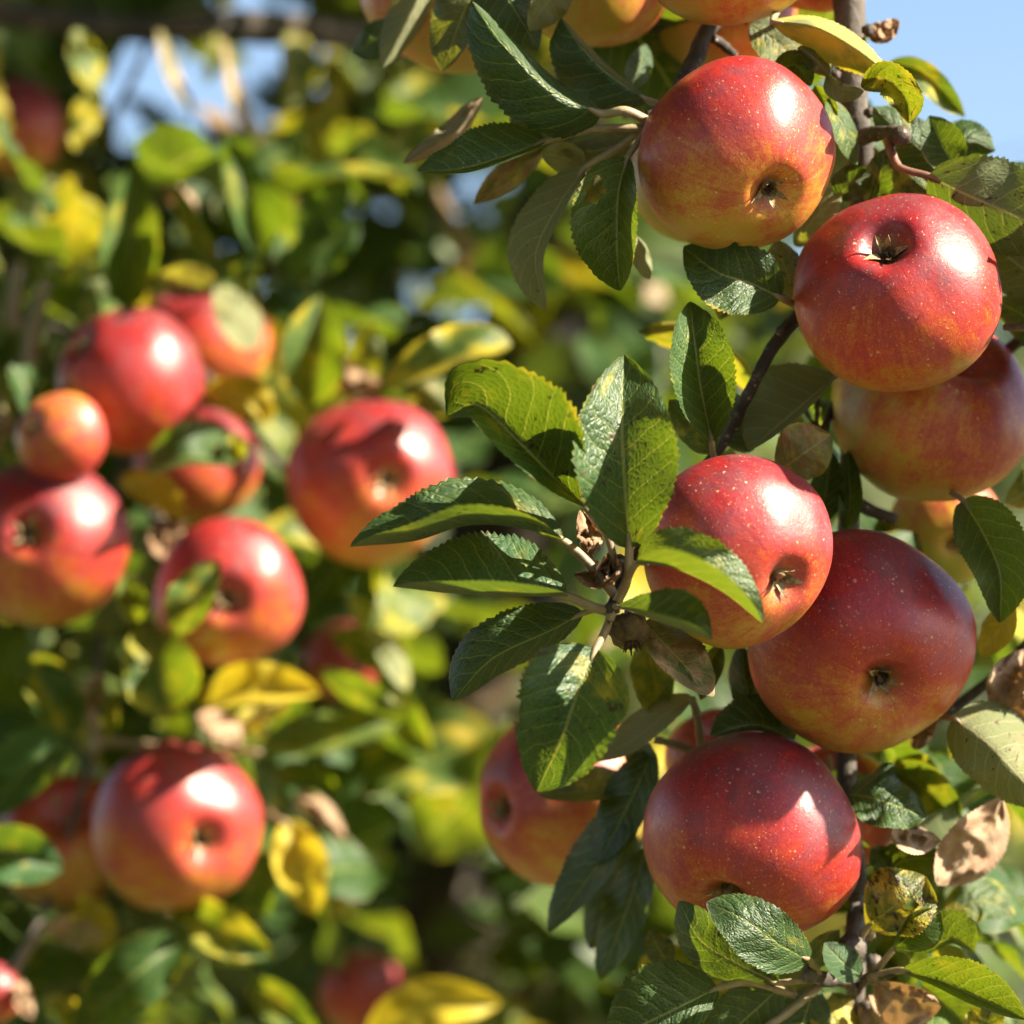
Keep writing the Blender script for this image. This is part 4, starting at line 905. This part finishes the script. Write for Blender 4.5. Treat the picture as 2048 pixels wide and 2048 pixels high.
A('glossy red apple at the left, just above the small round orange apple', 262, 764, 148, 385, (-0.70, 0.54, 0.46), G2, red=0.66, gdir=(0.5, 0.8, 0.2), spread=0.36, flat=1.0, res=0.6)
A('dark red shaded apple behind the glossy one under a pale leaf', 404, 684, 136, 470, (0.1, -0.97, -0.2), G2, red=0.66, gdir=(-0.2, 0.9, 0), spread=0.42, res=0.6)
A('small round orange apple with its eye to the left', 124, 876, 94, 330, (-0.66, 0.26, 0.70), G2, red=0.52, gdir=(0.6, -0.7, 0), spread=0.16, res=0.6, flat=0.95, cavd=0.22)
A('red apple cut off by the left edge, its dark eye towards the viewer', 92, 1084, 168, 345, (-0.13, 0.14, 0.97), G2, red=0.62, gdir=(0.3, 0.85, 0.15), spread=0.40, res=0.6)
A('red apple with a deep eye and a small folded leaf in front', 458, 1186, 150, 360, (0.02, -0.08, 0.98), G2, red=0.62, gdir=(0.1, 0.95, 0.1), spread=0.32, res=0.6, cavd=0.27, cavw=0.23)
A('shaded red-brown apple lying behind a dark green leaf', 392, 932, 128, 450, (0.2, -0.6, -0.6), G2, red=0.60, gdir=(0.2, 0.9, 0), res=0.6)
A('large glossy red apple alone, left of the leaf rosette', 742, 963, 169, 400, (0.28, 0.02, 0.95), G2, red=0.58, gdir=(0.1, 0.95, 0.1), spread=0.40, res=0.6)
A('glossy red apple low at the left, its eye lit from the right', 352, 1652, 174, 365, (0.46, -0.14, 0.87), G2, red=0.60, gdir=(0.2, 0.9, 0.1), spread=0.36, res=0.6, cavd=0.25, cavw=0.21)
A('shaded orange apple behind the low glossy apple', 134, 1690, 140, 470, (0, -0.6, -0.7), G2, red=0.44, gdir=(0, 0.9, 0), spread=0.3, res=0.6)
A('red apple cut off by the lower left corner', -22, 1985, 66, 340, (-0.5, -0.3, 0.7), G2, red=0.55, res=0.5)

# ================================================================== THE TREE BEHIND
tr = thing('apple_tree', 'blurred apple tree behind with dark leaning trunk, limbs and yellow-green leaves', 'tree', (P(700, 2048, 1300).x, P(700, 2048, 1300).y, 0))
b0 = Vector(tr.location)
pts = [b0 + Vector((-0.05, 0.05, -0.1)), b0 + Vector((-0.02, 0.0, 0.6)), P(830, 2300, 1330), P(890, 1760, 1330), P(1000, 1200, 1340), P(1110, 650, 1350), P(1170, 250, 1380), P(1180, -300, 1450)]
V, F = tube(pts, [0.085, 0.07, 0.05, 0.047, 0.046, 0.050, 0.042, 0.03], 60, 16, 0.22, 2)
link('trunk', mesh('trunk', [v - b0 for v in V], F), M_TRUNK, b0, tr)
def limb(pts, rad, seed, name='limb'): return make_tube(name, pts, rad, M_TRUNK, tr, 10 * (len(pts) - 1), 10, 0.3, seed)
limb([(1120, 420, 1350), (960, 160, 950), (740, 82, 740), (480, 52, 690), (215, 55, 670), (-120, 10, 650)], [40, 36, 32, 31, 29, 24], 51)
limb([(308, 60, 680), (268, 150, 670), (215, 255, 660)], [9, 8, 7], 52, 'twig')
limb([(1080, 760, 1350), (1240, 400, 1250), (1330, 60, 1200), (1400, -300, 1150)], [34, 26, 20, 16], 53)
limb([(900, 1700, 1330), (640, 1500, 1150), (380, 1350, 1000), (60, 1250, 900)], [26, 18, 14, 12], 54)
limb([(980, 1300, 1340), (760, 1000, 1150), (520, 700, 1000), (200, 520, 900)], [22, 16, 13, 10], 55)
G3 = 'far blurred apples inside the tree'
A('very blurred dull red apple at the upper left edge, dark eye facing out', 28, 255, 100, 720, (-0.1, 0.15, 0.97), G3, red=0.62, gdir=(0, 1, 0), spread=0.42, res=0.5)
A('blurred dusky pink-red apple half behind yellow-green leaves, below the deep-eyed apple', 690, 1325, 84, 640, (0, -0.5, 0.5), G3, red=0.66, res=0.5)
A('blurred dark red apple by the bottom edge behind a bright yellow leaf', 724, 1985, 90, 700, (0.2, -0.5, 0.5), G3, red=0.60, res=0.5)
A('blurred green apple with a pink left cheek under the top orange apple', 880, 214, 74, 900, (0.3, -0.5, -0.5), G3, red=0.16, gdir=(-0.9, 0.3, 0.2), spread=0.36, res=0.5)
A('tiny blurred pink apple blob beside the pink-cheeked green apple', 778, 184, 38, 1500, (0.3, -0.5, 0.5), G3, red=0.50, res=0.4)
A('tiny blurred orange apple blob below the pink-cheeked green apple', 826, 284, 34, 1550, (0.3, -0.5, 0.5), G3, red=0.30, res=0.4)

# foliage of that tree: 300 leaves as pieces, the rest as one mass; the gaps towards the sky stay open
def open_sky(x, y):
    gaps = ((300, 195, 110, 90), (235, 120, 30, 50), (430, 150, 60, 60), (520, 120, 70, 45), (540, 230, 50, 60), (640, 20, 110, 40), (460, 20, 90, 30), (150, 220, 40, 30), (850, 370, 60, 30))
    return any(((x - a) / (rx + 26)) ** 2 + ((y - b) / (ry + 26)) ** 2 < 1 for a, b, rx, ry in gaps)
def on_trunk(x, y):
    xc = 1100 + (650 - y) * (210 / 1110)
    return abs(x - xc) < 165 and 360 < y < 1920
rnd = random.Random(77)
n = 0
while n < 270:
    x = rnd.uniform(-160, 1420); y = rnd.uniform(-160, 2200); z = rnd.uniform(520, 1250)
    if open_sky(x, y) or (z < 800 and clear(x, y)) or (z < 760 and y < 130 and 130 < x < 780): continue
    if on_trunk(x, y) and rnd.random() < 0.93: continue
    if z < 700 and rnd.random() < 0.5: continue
    rand_leaf(tr, x, y, z, rnd, size=rnd.uniform(0.058, 0.100), pal=(0.50, 0.83, 0.94, 0.99)); n += 1
def foliage(parent, count, box, zr, rnd, accept):
    V = []; F = []; mi = []; o0 = WORLD[parent.name]
    tm = [template_leaf(q, rnd, 4, 2)[:2] for q in range(8)]
    q = 0
    while q < count:
        x = rnd.uniform(*box[0]); y = rnd.uniform(*box[1]); z = rnd.uniform(*zr); q += 1
        if not accept(x, y): continue
        c = P(x, y, z) - o0
        d = Vector((rnd.gauss(0, 1), rnd.gauss(0, 1), rnd.gauss(-0.15, 0.7))).normalized()
        nm = Vector((rnd.gauss(0.35, 0.6), rnd.gauss(-0.35, 0.6), rnd.gauss(0.7, 0.5)))
        za = (nm - d * nm.dot(d)).normalized(); xa = d.cross(za); s = rnd.uniform(0.05, 0.085)
        tv, tf = rnd.choice(tm); b = len(V)
        V += [c + (xa * v[0] + d * v[1] + za * v[2]) * s for v in tv]; F += [tuple(b + i for i in f) for f in tf]
        t = rnd.random(); mi += [0 if t < 0.64 else 1 if t < 0.87 else 2 if t < 0.91 else 3 if t < 0.95 else 0] * len(tf)
    me = mesh('foliage', V, F)
    for m in ('dark', 'mid', 'yellow', 'tan'): me.materials.append(M_PL[m])
    me.polygons.foreach_set('material_index', mi)
    o = link('foliage', me, None, o0, parent); o['kind'] = 'stuff'
for k_ in range(18):        # unseen leaves above the picture, added to shade the limb
    rand_leaf(tr, rnd.uniform(330, 1150), rnd.uniform(-420, -90), rnd.uniform(630, 760), rnd, pal=(0.5, 0.8, 0.9, 0.96))
foliage(tr, 1100, ((500, 2900), (-1000, -70)), (950, 2300), rnd, lambda x, y: not (x < 1000 and y > -120) and not (1650 < x < 2400 and y > -260))  # unseen upper foliage, added to keep sun off the background leaves
foliage(tr, 150, ((1120, 1700), (1500, 2200)), (560, 1100), rnd, lambda x, y: True)  # leaves added to fill a pale gap, standing in for deep shade
foliage(tr, 80, ((1180, 1640), (430, 1050)), (800, 1250), rnd, lambda x, y: True)  # likewise added, in place of deep shade behind the upper apples
foliage(tr, 60, ((1700, 2120), (1100, 2100)), (700, 1600), rnd, lambda x, y: True)
foliage(tr, 500, ((-300, 1350), (-100, 2200)), (760, 1150), rnd, lambda x, y: not open_sky(x, y) and not (on_trunk(x, y)))
foliage(tr, 3600, ((-700, 1500), (-260, 2600)), (1000, 2300), rnd, lambda x, y: not open_sky(x, y) and not (on_trunk(x, y)))

def sky_blocker_crown(parent, count, rnd):  # unseen foliage overhead, added to hold back fill light from the sky
    V = []; F = []; mi = []; o0 = WORLD[parent.name]
    q = 0
    while q < count:
        p = Vector((rnd.uniform(-2.0, 1.6), rnd.uniform(0.3, 2.75), rnd.uniform(2.42, 3.5)))
        if p.x > (p.z - 1.9) * 1.22 - 0.50: continue          # open towards the low sun
        q += 1
        a = Vector((rnd.gauss(0, 1), rnd.gauss(0, 1), rnd.gauss(0, .5))).normalized(); b = a.cross(Vector((rnd.gauss(0, .4), rnd.gauss(0, .4), 1))).normalized(); l = rnd.uniform(0.07, 0.10)
        n0 = len(V); p = p - o0
        V += [p - a * l * .5, p + b * l * .3 + Vector((0, 0, .008)), p + a * l * .5, p - b * l * .3 + Vector((0, 0, .008))]; F.append((n0, n0 + 1, n0 + 2, n0 + 3))
        t = rnd.random(); mi.append(0 if t < 0.6 else 1 if t < 0.92 else 2)
    me = mesh('foliage', V, F, smooth=False)
    for m in ('dark', 'mid', 'yellow'): me.materials.append(M_PL[m])
    me.polygons.foreach_set('material_index', mi)
    o = link('foliage', me, None, o0, parent); o['kind'] = 'stuff'
sky_blocker_crown(tr, 15000, random.Random(8))
for pts, rad in (([(1180, -300, 1450), (900, -900, 1200), (300, -1800, 900), (-300, -2600, 500)], [34, 30, 24, 14]), ([(1180, -300, 1450), (1200, -1200, 1200), (900, -2400, 700), (700, -3600, 300)], [30, 26, 20, 12])):
    limb(pts, rad, 61)
